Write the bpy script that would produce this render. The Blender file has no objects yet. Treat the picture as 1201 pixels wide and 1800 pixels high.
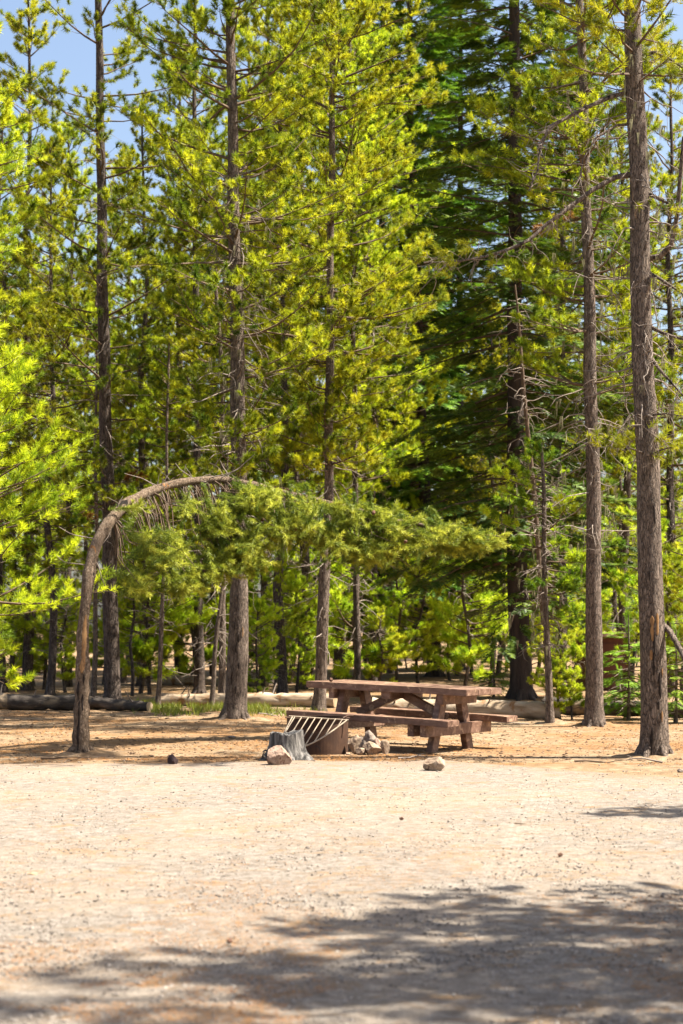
import bpy, bmesh, math, random
import numpy as np
from mathutils import Vector, Matrix, noise

# ------------------------------------------------------------------ camera, sky, sun, exposure
F, YH, CX, CH = 3000.0, 1108.0, 600.5, 1.46        # focal length, horizon row, centre column (photo px), eye height
scn = bpy.context.scene
COL = scn.collection
cam = bpy.data.cameras.new('camera'); camo = bpy.data.objects.new('camera', cam); COL.objects.link(camo)
camo.location = (0, 0, CH); camo.rotation_euler = (math.radians(90), 0, 0)
cam.sensor_fit = 'VERTICAL'; cam.sensor_height = 36; cam.sensor_width = 24
cam.lens = F / 1800 * 36; cam.shift_y = (YH - 900) / 1800
cam.clip_start = 0.1; cam.clip_end = 3000
cam.dof.use_dof = True; cam.dof.focus_distance = 20.3; cam.dof.aperture_fstop = 2.6
scn.camera = camo

SUN_EL, SUN_AZ = 60.0, 1.0                        # degrees; azimuth measured from +X (right) towards +Y (away)
world = bpy.data.worlds.new("World"); scn.world = world; world.use_nodes = True
nt = world.node_tree; bg = nt.nodes['Background']
sky = nt.nodes.new('ShaderNodeTexSky'); sky.sky_type = 'NISHITA'; sky.sun_disc = False
sky.sun_elevation = math.radians(SUN_EL); sky.sun_rotation = math.radians(90 - SUN_AZ)
sky.air_density = 1.0; sky.dust_density = 3.0; sky.ozone_density = .7
nt.links.new(sky.outputs[0], bg.inputs[0]); bg.inputs[1].default_value = 0.063
sun = bpy.data.lights.new('sun', 'SUN'); sun.energy = 5.0; sun.angle = math.radians(0.55); sun.color = (1.0, .94, .82)
suno = bpy.data.objects.new('sun', sun); COL.objects.link(suno)
e, a = math.radians(SUN_EL), math.radians(SUN_AZ)
sdir = Vector((math.cos(e) * math.cos(a), math.cos(e) * math.sin(a), math.sin(e)))
suno.rotation_euler = (-sdir).to_track_quat('-Z', 'Y').to_euler(); suno.location = (20, 0, 30)
scn.view_settings.view_transform = 'Standard'; scn.view_settings.look = 'None'
scn.view_settings.gamma = 1.0; scn.view_settings.exposure = 1.95
scn.cycles.max_bounces = 8; scn.cycles.transmission_bounces = 4; scn.cycles.diffuse_bounces = 4

rng = np.random.default_rng(7); random.seed(7)
def R(a, b): return float(rng.uniform(a, b))
def gd(py): return F * CH / (py - YH)              # distance of a ground point seen on photo row py
def P(px, py, D): return Vector(((px - CX) * D / F, D, CH - (py - YH) * D / F))

# ------------------------------------------------------------------ materials
def newmat(name):
    m = bpy.data.materials.new(name); m.use_nodes = True
    return m, m.node_tree, m.node_tree.nodes['Principled BSDF']
def N(nt, t, **kw):
    n = nt.nodes.new(t)
    for k, v in kw.items(): setattr(n, k, v)
    return n
def ramp(nt, fac, stops):
    r = N(nt, 'ShaderNodeValToRGB'); el = r.color_ramp.elements
    while len(el) > 1: el.remove(el[-1])
    el[0].position = stops[0][0]; el[0].color = (*stops[0][1], 1)
    for p, c in stops[1:]:
        x = el.new(p); x.color = (*c, 1)
    nt.links.new(fac, r.inputs[0]); return r.outputs[0]
def coords(nt, scale=(1, 1, 1)):
    tc = N(nt, 'ShaderNodeTexCoord'); mp = N(nt, 'ShaderNodeMapping'); mp.inputs['Scale'].default_value = scale
    nt.links.new(tc.outputs['Object'], mp.inputs[0]); return mp.outputs[0]
def noi(nt, vec, scale, detail=6, rough=.6, dist=0):
    n = N(nt, 'ShaderNodeTexNoise'); n.inputs['Scale'].default_value = scale; n.inputs['Detail'].default_value = detail
    n.inputs['Roughness'].default_value = rough; n.inputs['Distortion'].default_value = dist
    nt.links.new(vec, n.inputs['Vector']); return n.outputs[0]
def mix(nt, f, a_, b_, mode='MIX'):
    m = N(nt, 'ShaderNodeMix', data_type='RGBA', blend_type=mode)
    for s, v in ((m.inputs[0], f), (m.inputs[6], a_), (m.inputs[7], b_)):
        if hasattr(v, 'is_output'): nt.links.new(v, s)
        else: s.default_value = v if isinstance(v, (int, float)) else (*v, 1)
    return m.outputs[2]
def bump(nt, bs, h, strength, dist):
    b = N(nt, 'ShaderNodeBump'); b.inputs['Strength'].default_value = strength; b.inputs['Distance'].default_value = dist
    nt.links.new(h, b.inputs['Height']); nt.links.new(b.outputs[0], bs.inputs['Normal'])
def surf(name, stops, scale, stretch=(1, 1, 1), rough=.85, bs=.5, bd=.01, spots=None, fine=None):
    m, nt, p = newmat(name); v = coords(nt, stretch)
    n1 = noi(nt, v, scale, 8, .65, .3); c = ramp(nt, n1, stops)
    if fine:
        n3 = noi(nt, v, scale * fine[0], 4, .7); c = mix(nt, ramp(nt, n3, [(fine[1], (0, 0, 0)), (fine[2], (1, 1, 1))]), c, fine[3])
    if spots:
        v2 = coords(nt); n2 = noi(nt, v2, spots[0], 5, .6, .5)
        c = mix(nt, ramp(nt, n2, [(spots[1], (0, 0, 0)), (spots[2], (1, 1, 1))]), c, spots[3])
    nt.links.new(c, p.inputs['Base Color']); p.inputs['Roughness'].default_value = rough
    p.inputs['Specular IOR Level'].default_value = .25
    bump(nt, p, n1, bs, bd); return m

def foliage_mat(name, lo, mid, hi, trans=.42, rust=(.24, .10, .02)):
    m, nt, p = newmat(name)
    at = N(nt, 'ShaderNodeAttribute', attribute_name='tint')
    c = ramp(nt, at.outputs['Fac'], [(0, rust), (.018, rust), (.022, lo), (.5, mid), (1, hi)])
    oi = N(nt, 'ShaderNodeObjectInfo')
    hs = N(nt, 'ShaderNodeHueSaturation')
    mr = N(nt, 'ShaderNodeMapRange'); mr.inputs[3].default_value = .487; mr.inputs[4].default_value = .52
    mv = N(nt, 'ShaderNodeMapRange'); mv.inputs[3].default_value = .72; mv.inputs[4].default_value = 1.2
    nt.links.new(oi.outputs['Random'], mr.inputs[0]); nt.links.new(oi.outputs['Random'], mv.inputs[0])
    nt.links.new(mr.outputs[0], hs.inputs['Hue']); nt.links.new(mv.outputs[0], hs.inputs['Value'])
    nt.links.new(c, hs.inputs['Color']); c = hs.outputs[0]
    nt.links.new(c, p.inputs['Base Color']); p.inputs['Roughness'].default_value = .5
    p.inputs['Specular IOR Level'].default_value = .3
    tr = N(nt, 'ShaderNodeBsdfTranslucent'); ms = N(nt, 'ShaderNodeMixShader'); ms.inputs[0].default_value = trans
    nt.links.new(c, tr.inputs[0]); nt.links.new(p.outputs[0], ms.inputs[1]); nt.links.new(tr.outputs[0], ms.inputs[2])
    nt.links.new(ms.outputs[0], nt.nodes['Material Output'].inputs[0]); return m

def bark(name, dark, mid, lite, sc=14, st=.28, scars=None, patch=None):
    m, nt, p = newmat(name); v = coords(nt, (1, 1, st))
    vo = N(nt, 'ShaderNodeTexVoronoi', feature='DISTANCE_TO_EDGE'); vo.inputs['Scale'].default_value = sc * 1.6
    nw = N(nt, 'ShaderNodeVectorMath', operation='ADD'); nn = N(nt, 'ShaderNodeTexNoise'); nn.inputs['Scale'].default_value = sc * .8; nn.inputs['Detail'].default_value = 4
    sc_ = N(nt, 'ShaderNodeVectorMath', operation='SCALE'); sc_.inputs['Scale'].default_value = .09
    nt.links.new(v, nn.inputs['Vector']); nt.links.new(nn.outputs['Color'], sc_.inputs[0]); nt.links.new(v, nw.inputs[0]); nt.links.new(sc_.outputs[0], nw.inputs[1]); nt.links.new(nw.outputs[0], vo.inputs['Vector'])
    n1 = noi(nt, v, sc * 1.2, 8, .7, .3); c = ramp(nt, n1, [(.32, dark), (.5, mid), (.66, lite)])
    c = mix(nt, ramp(nt, vo.outputs['Distance'], [(.0, (.75, .75, .75)), (.09, (0, 0, 0))]), c, tuple(x * .35 for x in dark))
    n2 = noi(nt, v, sc * 6, 3, .7); c = mix(nt, ramp(nt, n2, [(.55, (0, 0, 0)), (.68, (.6, .6, .6))]), c, tuple(min(1, x * 1.35) for x in lite))
    if patch:
        n3 = noi(nt, coords(nt, (1, 1, .45)), patch[0], 5, .6, .4); c = mix(nt, ramp(nt, n3, [(patch[1], (0, 0, 0)), (patch[1] + .04, (1, 1, 1))]), c, patch[2])
    if scars:
        n4 = noi(nt, coords(nt, (1, 1, .25)), scars[0], 3, .5, .6); c = mix(nt, ramp(nt, n4, [(scars[1], (0, 0, 0)), (scars[1] + .03, (1, 1, 1))]), c, (.02, .014, .011))
    nt.links.new(c, p.inputs['Base Color']); p.inputs['Roughness'].default_value = .9; p.inputs['Specular IOR Level'].default_value = .2
    ad = N(nt, 'ShaderNodeMath', operation='ADD'); mn = N(nt, 'ShaderNodeMath', operation='MINIMUM'); mn.inputs[1].default_value = .12; mu = N(nt, 'ShaderNodeMath', operation='MULTIPLY'); mu.inputs[1].default_value = 4
    nt.links.new(vo.outputs['Distance'], mn.inputs[0]); nt.links.new(mn.outputs[0], mu.inputs[0]); nt.links.new(mu.outputs[0], ad.inputs[0]); nt.links.new(n1, ad.inputs[1])
    bump(nt, p, ad.outputs[0], 1, .025); return m
M = {}
M['pine'] = foliage_mat('pine_needles', (.055, .10, .008), (.235, .29, .010), (.58, .58, .020), .50)
M['youngpine_painted_sun'] = foliage_mat('young_pine_needles_painted_sun', (.10, .17, .012), (.32, .42, .016), (.64, .68, .035), .55)  # pine needle colour brightened to stand in for sunlight on the shaded understorey
M['bentpine'] = foliage_mat('bent_pine_needles', (.08, .115, .012), (.23, .25, .026), (.66, .62, .08), .36, (.10, .04, .02))
M['fir'] = foliage_mat('fir_needles', (.028, .060, .006), (.075, .135, .010), (.20, .27, .014), .25, (.05, .05, .01))
M['youngfir'] = foliage_mat('young_fir_needles', (.09, .18, .012), (.16, .27, .018), (.27, .37, .03), .4)
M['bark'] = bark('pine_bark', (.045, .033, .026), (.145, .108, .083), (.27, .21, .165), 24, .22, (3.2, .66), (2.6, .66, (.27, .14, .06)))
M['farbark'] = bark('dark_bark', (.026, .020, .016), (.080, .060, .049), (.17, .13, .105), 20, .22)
M['bentbark'] = bark('tan_bark', (.07, .045, .026), (.18, .122, .08), (.33, .25, .175), 34, .4, (6, .68), (4, .63, (.30, .125, .03)))
M['scar'] = surf('charred_scar', [(.3, (.008, .006, .005)), (.7, (.035, .024, .018))], 20, rough=1)
M['barewood'] = surf('bare_orange_wood', [(.35, (.14, .07, .03)), (.6, (.30, .17, .07)), (.75, (.12, .06, .03))], 22, (1, 1, .4), .9)
M['grass'] = foliage_mat('grass_blades', (.10, .16, .015), (.19, .25, .02), (.32, .32, .05), .4, (.3, .18, .06))
M['firbark'] = surf('fir_bark', [(.3, (.018, .013, .012)), (.6, (.055, .04, .034)), (.8, (.10, .075, .06))], 10, (1, 1, .15), .9, 1, .03)
M['dead'] = surf('dead_twig', [(.3, (.12, .09, .07)), (.7, (.28, .23, .19))], 12, rough=.9)
M['twig'] = surf('living_twig', [(.3, (.06, .04, .026)), (.7, (.15, .10, .065))], 12, rough=.9)
M['lichen'] = surf('beard_lichen', [(.3, (.10, .09, .045)), (.7, (.22, .20, .11))], 12, rough=1)
M['redpaint'] = surf('worn_brown_paint', [(.3, (.085, .045, .030)), (.55, (.19, .112, .078)), (.8, (.34, .225, .165))], 5, (1, 3, 3), .45, .35, .006, (9, .57, .63, (.34, .23, .15)))
M['rust'] = surf('rusty_steel', [(.3, (.035, .018, .012)), (.55, (.06, .03, .017)), (.8, (.11, .058, .033))], 6, rough=.7, bs=.3, spots=(9, .60, .68, (.03, .022, .02)))
M['grate'] = surf('bare_grate_steel', [(.3, (.17, .125, .085)), (.7, (.34, .27, .19))], 14, rough=.55)
M['stumpw'] = surf('weathered_grey_wood', [(.36, (.02, .018, .016)), (.46, (.07, .064, .058)), (.56, (.17, .155, .14)), (.70, (.29, .27, .245))], 22, (1, 1, .10), .85, 1, .04)
M['rock'] = surf('tan_rock', [(.3, (0.132, 0.0858, 0.0528)), (.5, (0.264, 0.191, 0.132)), (.75, (0.409, 0.33, 0.251))], 9, rough=.9, bs=.9, bd=.02, spots=(25, .58, .66, (0.112, 0.066, 0.0462)))
M['pinkrock'] = surf('pink_rock', [(.3, (0.158, 0.099, 0.0726)), (.5, (0.29, 0.198, 0.145)), (.75, (0.396, 0.297, 0.231))], 12, rough=.95, bs=1, bd=.02, spots=(35, .55, .62, (0.132, 0.066, 0.0462)))
M['greyrock'] = surf('grey_rock', [(.3, (.08, .062, .05)), (.5, (.19, .15, .12)), (.75, (.31, .26, .21))], 10, rough=.9, bs=.9, bd=.02)
M['darkrock'] = surf('dark_rock', [(.3, (0.0231, 0.0145, 0.0132)), (.6, (0.066, 0.0396, 0.0363)), (.8, (0.112, 0.0792, 0.0726))], 9, rough=.8, bs=.8, bd=.01)
M['log'] = surf('bleached_log', [(.3, (0.165, 0.106, 0.0594)), (.5, (0.33, 0.251, 0.172)), (.75, (0.462, 0.396, 0.317))], 7, (.2, 1, 1), .9, 1, .02, (3.5, .56, .66, (0.198, 0.099, 0.0396)))
M['darklog'] = surf('bark_log', [(.3, (0.0198, 0.0145, 0.0119)), (.55, (0.066, 0.0528, 0.0429)), (.8, (0.172, 0.139, 0.112))], 7, (.3, 1, 1), .9, 1, .03, (2.0, .62, .68, (0.198, 0.145, 0.0924)))
M['cutwood'] = surf('cut_wood', [(.3, (0.238, 0.158, 0.0858)), (.7, (0.383, 0.29, 0.185))], 5, rough=.9)
M['shed'] = surf('brown_boards', [(.3, (0.066, 0.0231, 0.0119)), (.7, (0.112, 0.0429, 0.0231))], 5, (1, 1, .2), .8)
M['shedroof'] = surf('pale_shed_roof', [(.3, (0.238, 0.158, 0.112)), (.7, (0.343, 0.251, 0.185))], 5, rough=.7)
M['cone'] = surf('cone_scales', [(.3, (.05, .025, .015)), (.7, (.16, .08, .05))], 30, rough=.8)
M['pebble'] = surf('pebbles', [(.36, (.05, .042, .036)), (.48, (.17, .14, .115)), (.6, (.34, .30, .26))], 45., rough=.95, bs=0)
M['bits'] = surf('bark_bits', [(.35, (.04, .026, .018)), (.5, (.15, .09, .05)), (.62, (.30, .21, .13))], 30, rough=.95, bs=0)
M['litter'] = surf('pine_litter', [(.3, (0.185, 0.066, 0.0165)), (.7, (0.363, 0.178, 0.0528))], 25, rough=.95, bs=0)

def ground_mat(name, pale):
    m, nt, p = newmat(name); v = coords(nt)
    big = noi(nt, v, .55, 5, .6, .4); med = noi(nt, v, 11 if pale else 5, 8, .78, .4); fin = noi(nt, v, 55, 6, .8); gr = noi(nt, v, 160, 3, .8)
    if pale:
        c = ramp(nt, med, [(.35, (.105, .086, .068)), (.48, (.225, .188, .154)), (.61, (.32, .282, .24))])
        c = mix(nt, ramp(nt, big, [(.45, (0, 0, 0)), (.72, (.55, .55, .55))]), c, (.36, .265, .18))
        g2 = noi(nt, coords(nt, (1, 1.2, 1)), 1.7, 6, .7, .6)
        c = mix(nt, ramp(nt, g2, [(.50, (0, 0, 0)), (.70, (.4, .4, .4))]), c, (.185, .155, .128))
        st = noi(nt, coords(nt, (1, 1.3, 1)), 3.2, 7, .7, .8)
        c = mix(nt, ramp(nt, st, [(.53, (0, 0, 0)), (.64, (.7, .7, .7))]), c, (.27, .155, .065))
        c = mix(nt, ramp(nt, fin, [(.50, (0, 0, 0)), (.60, (.9, .9, .9))]), c, (.12, .105, .085))
        sx = N(nt, 'ShaderNodeSeparateXYZ'); nt.links.new(v, sx.inputs[0])      # tyre tread pressed across the gravel
        def mth(op, a_, b_=0.):
            q = N(nt, 'ShaderNodeMath', operation=op)
            for k_, w_ in enumerate((a_, b_)):
                if hasattr(w_, 'is_output'): nt.links.new(w_, q.inputs[k_])
                else: q.inputs[k_].default_value = w_
            return q.outputs[0]
        X_, Y_ = sx.outputs[0], sx.outputs[1]
        u_ = mth('SUBTRACT', X_, mth('ADD', mth('MULTIPLY', Y_, .155), -.60 ))
        inb = mth('MULTIPLY', mth('LESS_THAN', mth('ABSOLUTE', u_), .115), mth('MULTIPLY', mth('GREATER_THAN', Y_, 9.4), mth('LESS_THAN', Y_, 15.5)))
        ribs = mth('ADD', mth('MULTIPLY', mth('SINE', mth('MULTIPLY', u_, 120.)), .5), mth('MULTIPLY', mth('SINE', mth('ADD', mth('MULTIPLY', Y_, 62.), mth('MULTIPLY', mth('ABSOLUTE', u_), 60.))), .5))
        tread = mth('MULTIPLY', mth('MULTIPLY', inb, mth('ADD', mth('MULTIPLY', ribs, .18), .12)), mth('GREATER_THAN', med, .485))
        c = mix(nt, tread, c, (.40, .355, .30))
        dist = mth('ADD', Y_, mth('MULTIPLY', mth('MAXIMUM', mth('SUBTRACT', X_, 1.2), 0.), .95))      # gravel thins out into the needle litter
        wob = mth('ADD', mth('MULTIPLY', noi(nt, v, .9, 6, .75, .5), 5.0), mth('MULTIPLY', med, 2.2))
        edge = mth('MULTIPLY', mth('SUBTRACT', mth('ADD', dist, wob), 21.4), .55)
        ec = N(nt, 'ShaderNodeClamp'); nt.links.new(edge, ec.inputs[0]); c = mix(nt, mth('MULTIPLY', ec.outputs[0], .8), c, (.215, .130, .066))
    else:
        c = ramp(nt, med, [(.32, (.06, .037, .022)), (.48, (.21, .145, .085)), (.66, (.37, .28, .19))])
        c = mix(nt, ramp(nt, big, [(.42, (0, 0, 0)), (.64, (.75, .75, .75))]), c, (.23, .115, .042))
        c = mix(nt, ramp(nt, fin, [(.55, (0, 0, 0)), (.68, (.8, .8, .8))]), c, (.07, .04, .022))
    c = mix(nt, ramp(nt, gr, [(.38, (.5, .5, .5)), (.5, (0, 0, 0))]), c, (.17, .14, .115) if pale else (.12, .075, .045))
    nt.links.new(c, p.inputs['Base Color']); p.inputs['Roughness'].default_value = 1; p.inputs['Specular IOR Level'].default_value = .1
    ad = N(nt, 'ShaderNodeMath', operation='ADD'); nt.links.new(med, ad.inputs[0]); nt.links.new(fin, ad.inputs[1])
    bump(nt, p, ad.outputs[0], .8, .02); return m
M['gravel'] = ground_mat('pale_gravel', True)
M['duff'] = ground_mat('needle_covered_dirt', False)

# ------------------------------------------------------------------ mesh helpers
class TM:
    "triangle soup with material index and a per-face tint"
    def __init__(s): s.V = []; s.Fc = []; s.Mi = []; s.T = []; s.n = 0; s.S = []
    def add(s, v, f, mi=0, tint=.5, smooth=False):
        v = np.asarray(v, dtype=np.float32).reshape(-1, 3); f = np.asarray(f, dtype=np.int32).reshape(-1, 3)
        s.V.append(v); s.Fc.append(f + s.n); s.n += len(v)
        s.Mi.append(np.full(len(f), mi, np.int32)); s.S.append(np.full(len(f), smooth, bool))
        s.T.append(np.broadcast_to(np.asarray(tint, dtype=np.float32), (len(f),)).copy() if np.ndim(tint) else np.full(len(f), tint, np.float32))
    def mesh(s, name, mats):
        v = np.concatenate(s.V); f = np.concatenate(s.Fc); me = bpy.data.meshes.new(name)
        me.vertices.add(len(v)); me.vertices.foreach_set('co', v.ravel())
        me.loops.add(len(f) * 3); me.loops.foreach_set('vertex_index', f.ravel())
        me.polygons.add(len(f)); me.polygons.foreach_set('loop_start', np.arange(0, len(f) * 3, 3, dtype=np.int32))
        for m in mats: me.materials.append(M[m])
        me.polygons.foreach_set('material_index', np.concatenate(s.Mi))
        me.polygons.foreach_set('use_smooth', np.concatenate(s.S))
        at = me.attributes.new('tint', 'FLOAT', 'FACE'); at.data.foreach_set('value', np.concatenate(s.T))
        me.update(calc_edges=True); return me
def tube(tm, pts, rad, k=5, mi=0, lump=0., smooth=True, cap=False):
    p = np.asarray(pts, dtype=float); n = len(p); rad = np.broadcast_to(np.asarray(rad, dtype=float), (n,))
    t = np.gradient(p, axis=0); t /= np.linalg.norm(t, axis=1)[:, None] + 1e-9
    ref = np.array([1., 0, 0]) if abs(t[:, 0]).mean() < .8 else np.array([0, 0, 1.])
    x = np.cross(t, ref); x /= np.linalg.norm(x, axis=1)[:, None] + 1e-9; y = np.cross(t, x)
    a = np.arange(k) / k * 2 * np.pi
    rr = rad[:, None] * (1 + (lump * rng.normal(0, 1, (n, k)) if lump else 0))
    v = p[:, None, :] + rr[..., None] * (np.cos(a)[None, :, None] * x[:, None, :] + np.sin(a)[None, :, None] * y[:, None, :])
    i, j = np.meshgrid(np.arange(n - 1), np.arange(k), indexing='ij'); j2 = (j + 1) % k
    A, B, C_, D_ = i * k + j, i * k + j2, (i + 1) * k + j2, (i + 1) * k + j
    f = np.stack([np.stack([A, B, C_], -1), np.stack([A, C_, D_], -1)], 2).reshape(-1, 3)
    tm.add(v, f, mi, .5, smooth)
    if cap:
        for q, ring in ((0, list(range(k))), (n - 1, list(range((n - 1) * k, n * k)))):
            vv = np.vstack([v[q], p[q][None]])
            ff = [[(u + 1) % k, u, k] if q == 0 else [u, (u + 1) % k, k] for u in range(k)]
            tm.add(vv, ff, cap if isinstance(cap, int) and cap is not True else mi, .5, False)
def link(name, me, parent=None, loc=None):
    o = bpy.data.objects.new(name, me); COL.objects.link(o)
    if parent: o.parent = parent
    if loc is not None: o.location = loc
    return o
def tag(o, label=None, cat=None, group=None, kind=None):
    for k, v in (('label', label), ('category', cat), ('group', group), ('kind', kind)):
        if v: o[k] = v
    return o
def thing(name, label, cat, loc=(0, 0, 0), rz=0., group=None):
    o = bpy.data.objects.new(name, None); COL.objects.link(o); o.location = loc; o.rotation_euler = (0, 0, rz)
    return tag(o, label, cat, group)
def dup(root, loc, rz=0., sc=(1, 1, 1), label=None, group=None, tilt=(0, 0)):
    r = root.copy(); COL.objects.link(r); r.location = loc; r.rotation_euler = (tilt[0], tilt[1], rz); r.scale = sc
    if label: r['label'] = label
    if group: r['group'] = group
    for ch in list(root.children):
        c = ch.copy(); COL.objects.link(c); c.parent = r
    return r

# ------------------------------------------------------------------ foliage
def brush(n, L, nl, w, seed, spread=(35, 75)):
    "bottle brush of needles round a shoot pointing along +Z"
    g = np.random.default_rng(seed); z = g.uniform(0, 1, n) ** .8 * L; ph = g.uniform(0, 2 * np.pi, n)
    an = np.radians(g.uniform(*spread, n)) * (1 - .45 * z / L); l = nl * g.uniform(.75, 1.1, n)
    d = np.stack([np.sin(an) * np.cos(ph), np.sin(an) * np.sin(ph), np.cos(an)], 1)
    s = np.cross(d, g.normal(0, 1, (n, 3))); s /= np.linalg.norm(s, axis=1)[:, None]
    b = np.stack([0 * z, 0 * z, z], 1)
    v = np.stack([b - s * w / 2, b + s * w / 2, b + d * l[:, None] + s * w * .2], 1)
    return v.reshape(-1, 3), np.arange(n * 3).reshape(-1, 3)
def spray(n, L, nl, w, seed):
    "flat fir spray lying in the XZ plane"
    g = np.random.default_rng(seed); z = np.linspace(.05, 1, n) * L; sd = np.where(np.arange(n) % 2, 1., -1.)
    l = nl * (1.15 - .8 * z / L) * g.uniform(.8, 1.1, n)
    d = np.stack([sd * .85, g.normal(0, .18, n), np.full(n, .55)], 1)
    b = np.stack([0 * z, 0 * z, z], 1); s = np.array([0, .0, 1.])[None] + g.normal(0, .15, (n, 3))
    v = np.stack([b - s * w / 2, b + s * w / 2, b + d * l[:, None]], 1)
    return v.reshape(-1, 3), np.arange(n * 3).reshape(-1, 3)
BR = {
    'pine': [brush(76, .09, .078, .0098, i, (15, 118)) for i in range(5)],
    'near': [brush(60, .13, .08, .0075, 20 + i, (35, 90)) for i in range(5)],
    'bent': [brush(58, .12, .072, .0085, 40 + i, (38, 82)) for i in range(5)],
    'fir': [spray(22, .34, .13, .036, 60 + i) for i in range(4)],
    'yfir': [spray(26, .22, .075, .018, 70 + i) for i in range(4)],
}
def put(tm, kind, pos, dr, sc, tint, mi, flat=False):
    pos, dr = np.asarray(pos, dtype=float), np.asarray(dr, dtype=float); n = len(pos)
    if not n: return
    sc = np.broadcast_to(sc, (n,)); tint = np.broadcast_to(tint, (n,)); which = rng.integers(0, len(BR[kind]), n)
    z = dr / (np.linalg.norm(dr, axis=1)[:, None] + 1e-9)
    ref = np.array([[0, 0, 1.]]) + rng.normal(0, .22, (n, 3)) if flat else rng.normal(0, 1, (n, 3))
    x = np.cross(ref, z); x /= np.linalg.norm(x, axis=1)[:, None] + 1e-9; y = np.cross(z, x)
    for q in range(len(BR[kind])):
        s = which == q
        if not s.any(): continue
        tv, tf = BR[kind][q]; m = int(s.sum())
        Bm = np.stack([x[s], y[s], z[s]], 1) * sc[s][:, None, None]
        v = np.einsum('tk,nkd->ntd', tv, Bm) + pos[s][:, None, :]
        f = tf[None] + (np.arange(m) * len(tv))[:, None, None]
        tn = np.repeat(tint[s], len(tf)); tn = np.where(tn < .02, tn, np.clip(tn + rng.normal(0, .07, len(tn)), .03, 1))
        tm.add(v.reshape(-1, 3), f.reshape(-1, 3), mi, tn)

def scar(tm, pts, rads, h, ang, hl, w, mi, out=.004):
    "irregular gash or bare patch following the trunk surface at height h, facing angle ang, half length hl, half width w"
    pts = np.asarray(pts, float); zc = pts[:, 2]; k = int(np.argmax(zc)) + 1; nz, na = 22, 9; v = []; sd = R(0, 99)
    for i in range(nz + 1):
        t = i / nz * 2 - 1; z = h + t * hl; x, y, r_ = (np.interp(z, zc[:k], q[:k]) for q in (pts[:, 0], pts[:, 1], np.asarray(rads)))
        ww = w * math.sqrt(max(0, 1 - t * t)) * (.75 + .6 * noise.noise(Vector((z * 14, sd, 0)))) / r_; a0 = ang + .35 * w / r_ * noise.noise(Vector((z * 8, sd, 3)))
        for j in range(na + 1):
            u = j / na * 2 - 1; a_ = a0 + u * ww; ro = r_ * 1.06 + out - .006 * u * u
            v.append((x + ro * math.cos(a_), y + ro * math.sin(a_), z))
    i, j = np.meshgrid(np.arange(nz), np.arange(na), indexing='ij'); A = i * (na + 1) + j
    tm.add(v, np.stack([np.stack([A, A + 1, A + na + 2], -1), np.stack([A, A + na + 2, A + na + 1], -1)], 2).reshape(-1, 3), mi, .5, True)
def trunk_mesh(path, rad, mats=('bark', 'dead'), stubs=40, z0=.5, z1=6., k=12, twl=.7, flare=1.35, lichen=0, scars=()):
    "path: list of (x,y,z) control points, rad: radii; adds dead snags and curling twigs"
    path = np.array(path, float); z = path[:, 2]; tm = TM()
    zz = np.concatenate([[-.15, 0, .12, .3], np.arange(.6, z[-1], .45), [z[-1]]])
    xs = np.interp(zz, z, path[:, 0]) + .012 * np.sin(zz * 2.1) ; ys = np.interp(zz, z, path[:, 1]) + .012 * np.cos(zz * 1.7)
    rs = np.interp(zz, z, rad) * np.where(zz < .5, 1 + (flare - 1) * np.clip(1 - zz / .45, 0, 1) ** 2, 1)
    tube(tm, np.stack([xs, ys, zz], 1), rs, k, 0, .035)
    for sc_ in scars: scar(tm, np.stack([xs, ys, zz], 1), rs, *sc_)
    if flare > 1.1 and rad[0] > .1:
        for q in range(6):
            an = q * 1.05 + R(-.3, .3); r0 = rad[0]; tube(tm, [(r0 * .8 * math.cos(an), r0 * .8 * math.sin(an), r0 * .9), (r0 * 1.25 * math.cos(an), r0 * 1.25 * math.sin(an), r0 * .2), (r0 * R(1.7, 2.3) * math.cos(an), r0 * 2 * math.sin(an), -.04)], [r0 * .3, r0 * .25, r0 * .08], 8, 0, .06)
    for _ in range(stubs):
        h = R(z0, z1); az = R(0, 6.283); p0 = np.array([np.interp(h, z, path[:, 0]), np.interp(h, z, path[:, 1]), h])
        l = twl * R(.25, 1.2); d = np.array([math.cos(az), math.sin(az), R(-.5, .35)]); q = [p0]; s = l / 5
        for i in range(5):
            d = d + np.array([R(-.35, .35), R(-.35, .35), R(-.45, .25)]); d /= np.linalg.norm(d); q.append(q[-1] + d * s)
        tube(tm, q, np.linspace(.008, .0025, 6) * (1 + l * .8), 3, 1)
        for _k in range(2 if l > .35 else 0):
            i = random.randint(2, 4); d2 = np.array([R(-1, 1), R(-1, 1), R(-1, .6)]); d2 /= np.linalg.norm(d2); b = q[i]; w = [b]
            for _i in range(3):
                d2 = d2 + np.array([R(-.6, .6), R(-.6, .6), R(-.5, .5)]); d2 /= np.linalg.norm(d2); w.append(w[-1] + d2 * l * .16)
            tube(tm, w, [.005, .004, .003, .002], 3, 1)
    for _ in range(lichen):
        h = R(z0, z1); az = R(0, 6.283); r_ = R(.15, .7)
        p0 = np.array([np.interp(h, z, path[:, 0]) + r_ * math.cos(az), np.interp(h, z, path[:, 1]) + r_ * math.sin(az), h])
        L = R(.08, .3)
        for _i in range(5):
            q = p0 + np.array([R(-.02, .02), R(-.02, .02), 0])
            tm.add([q, q + [.012, .004, 0], q + [R(-.03, .03), R(-.03, .03), -L * R(.6, 1.1)]], [[0, 1, 2]], 2)
    return tm.mesh('trunk', list(mats) + ['lichen', 'scar', 'barewood'])

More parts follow.
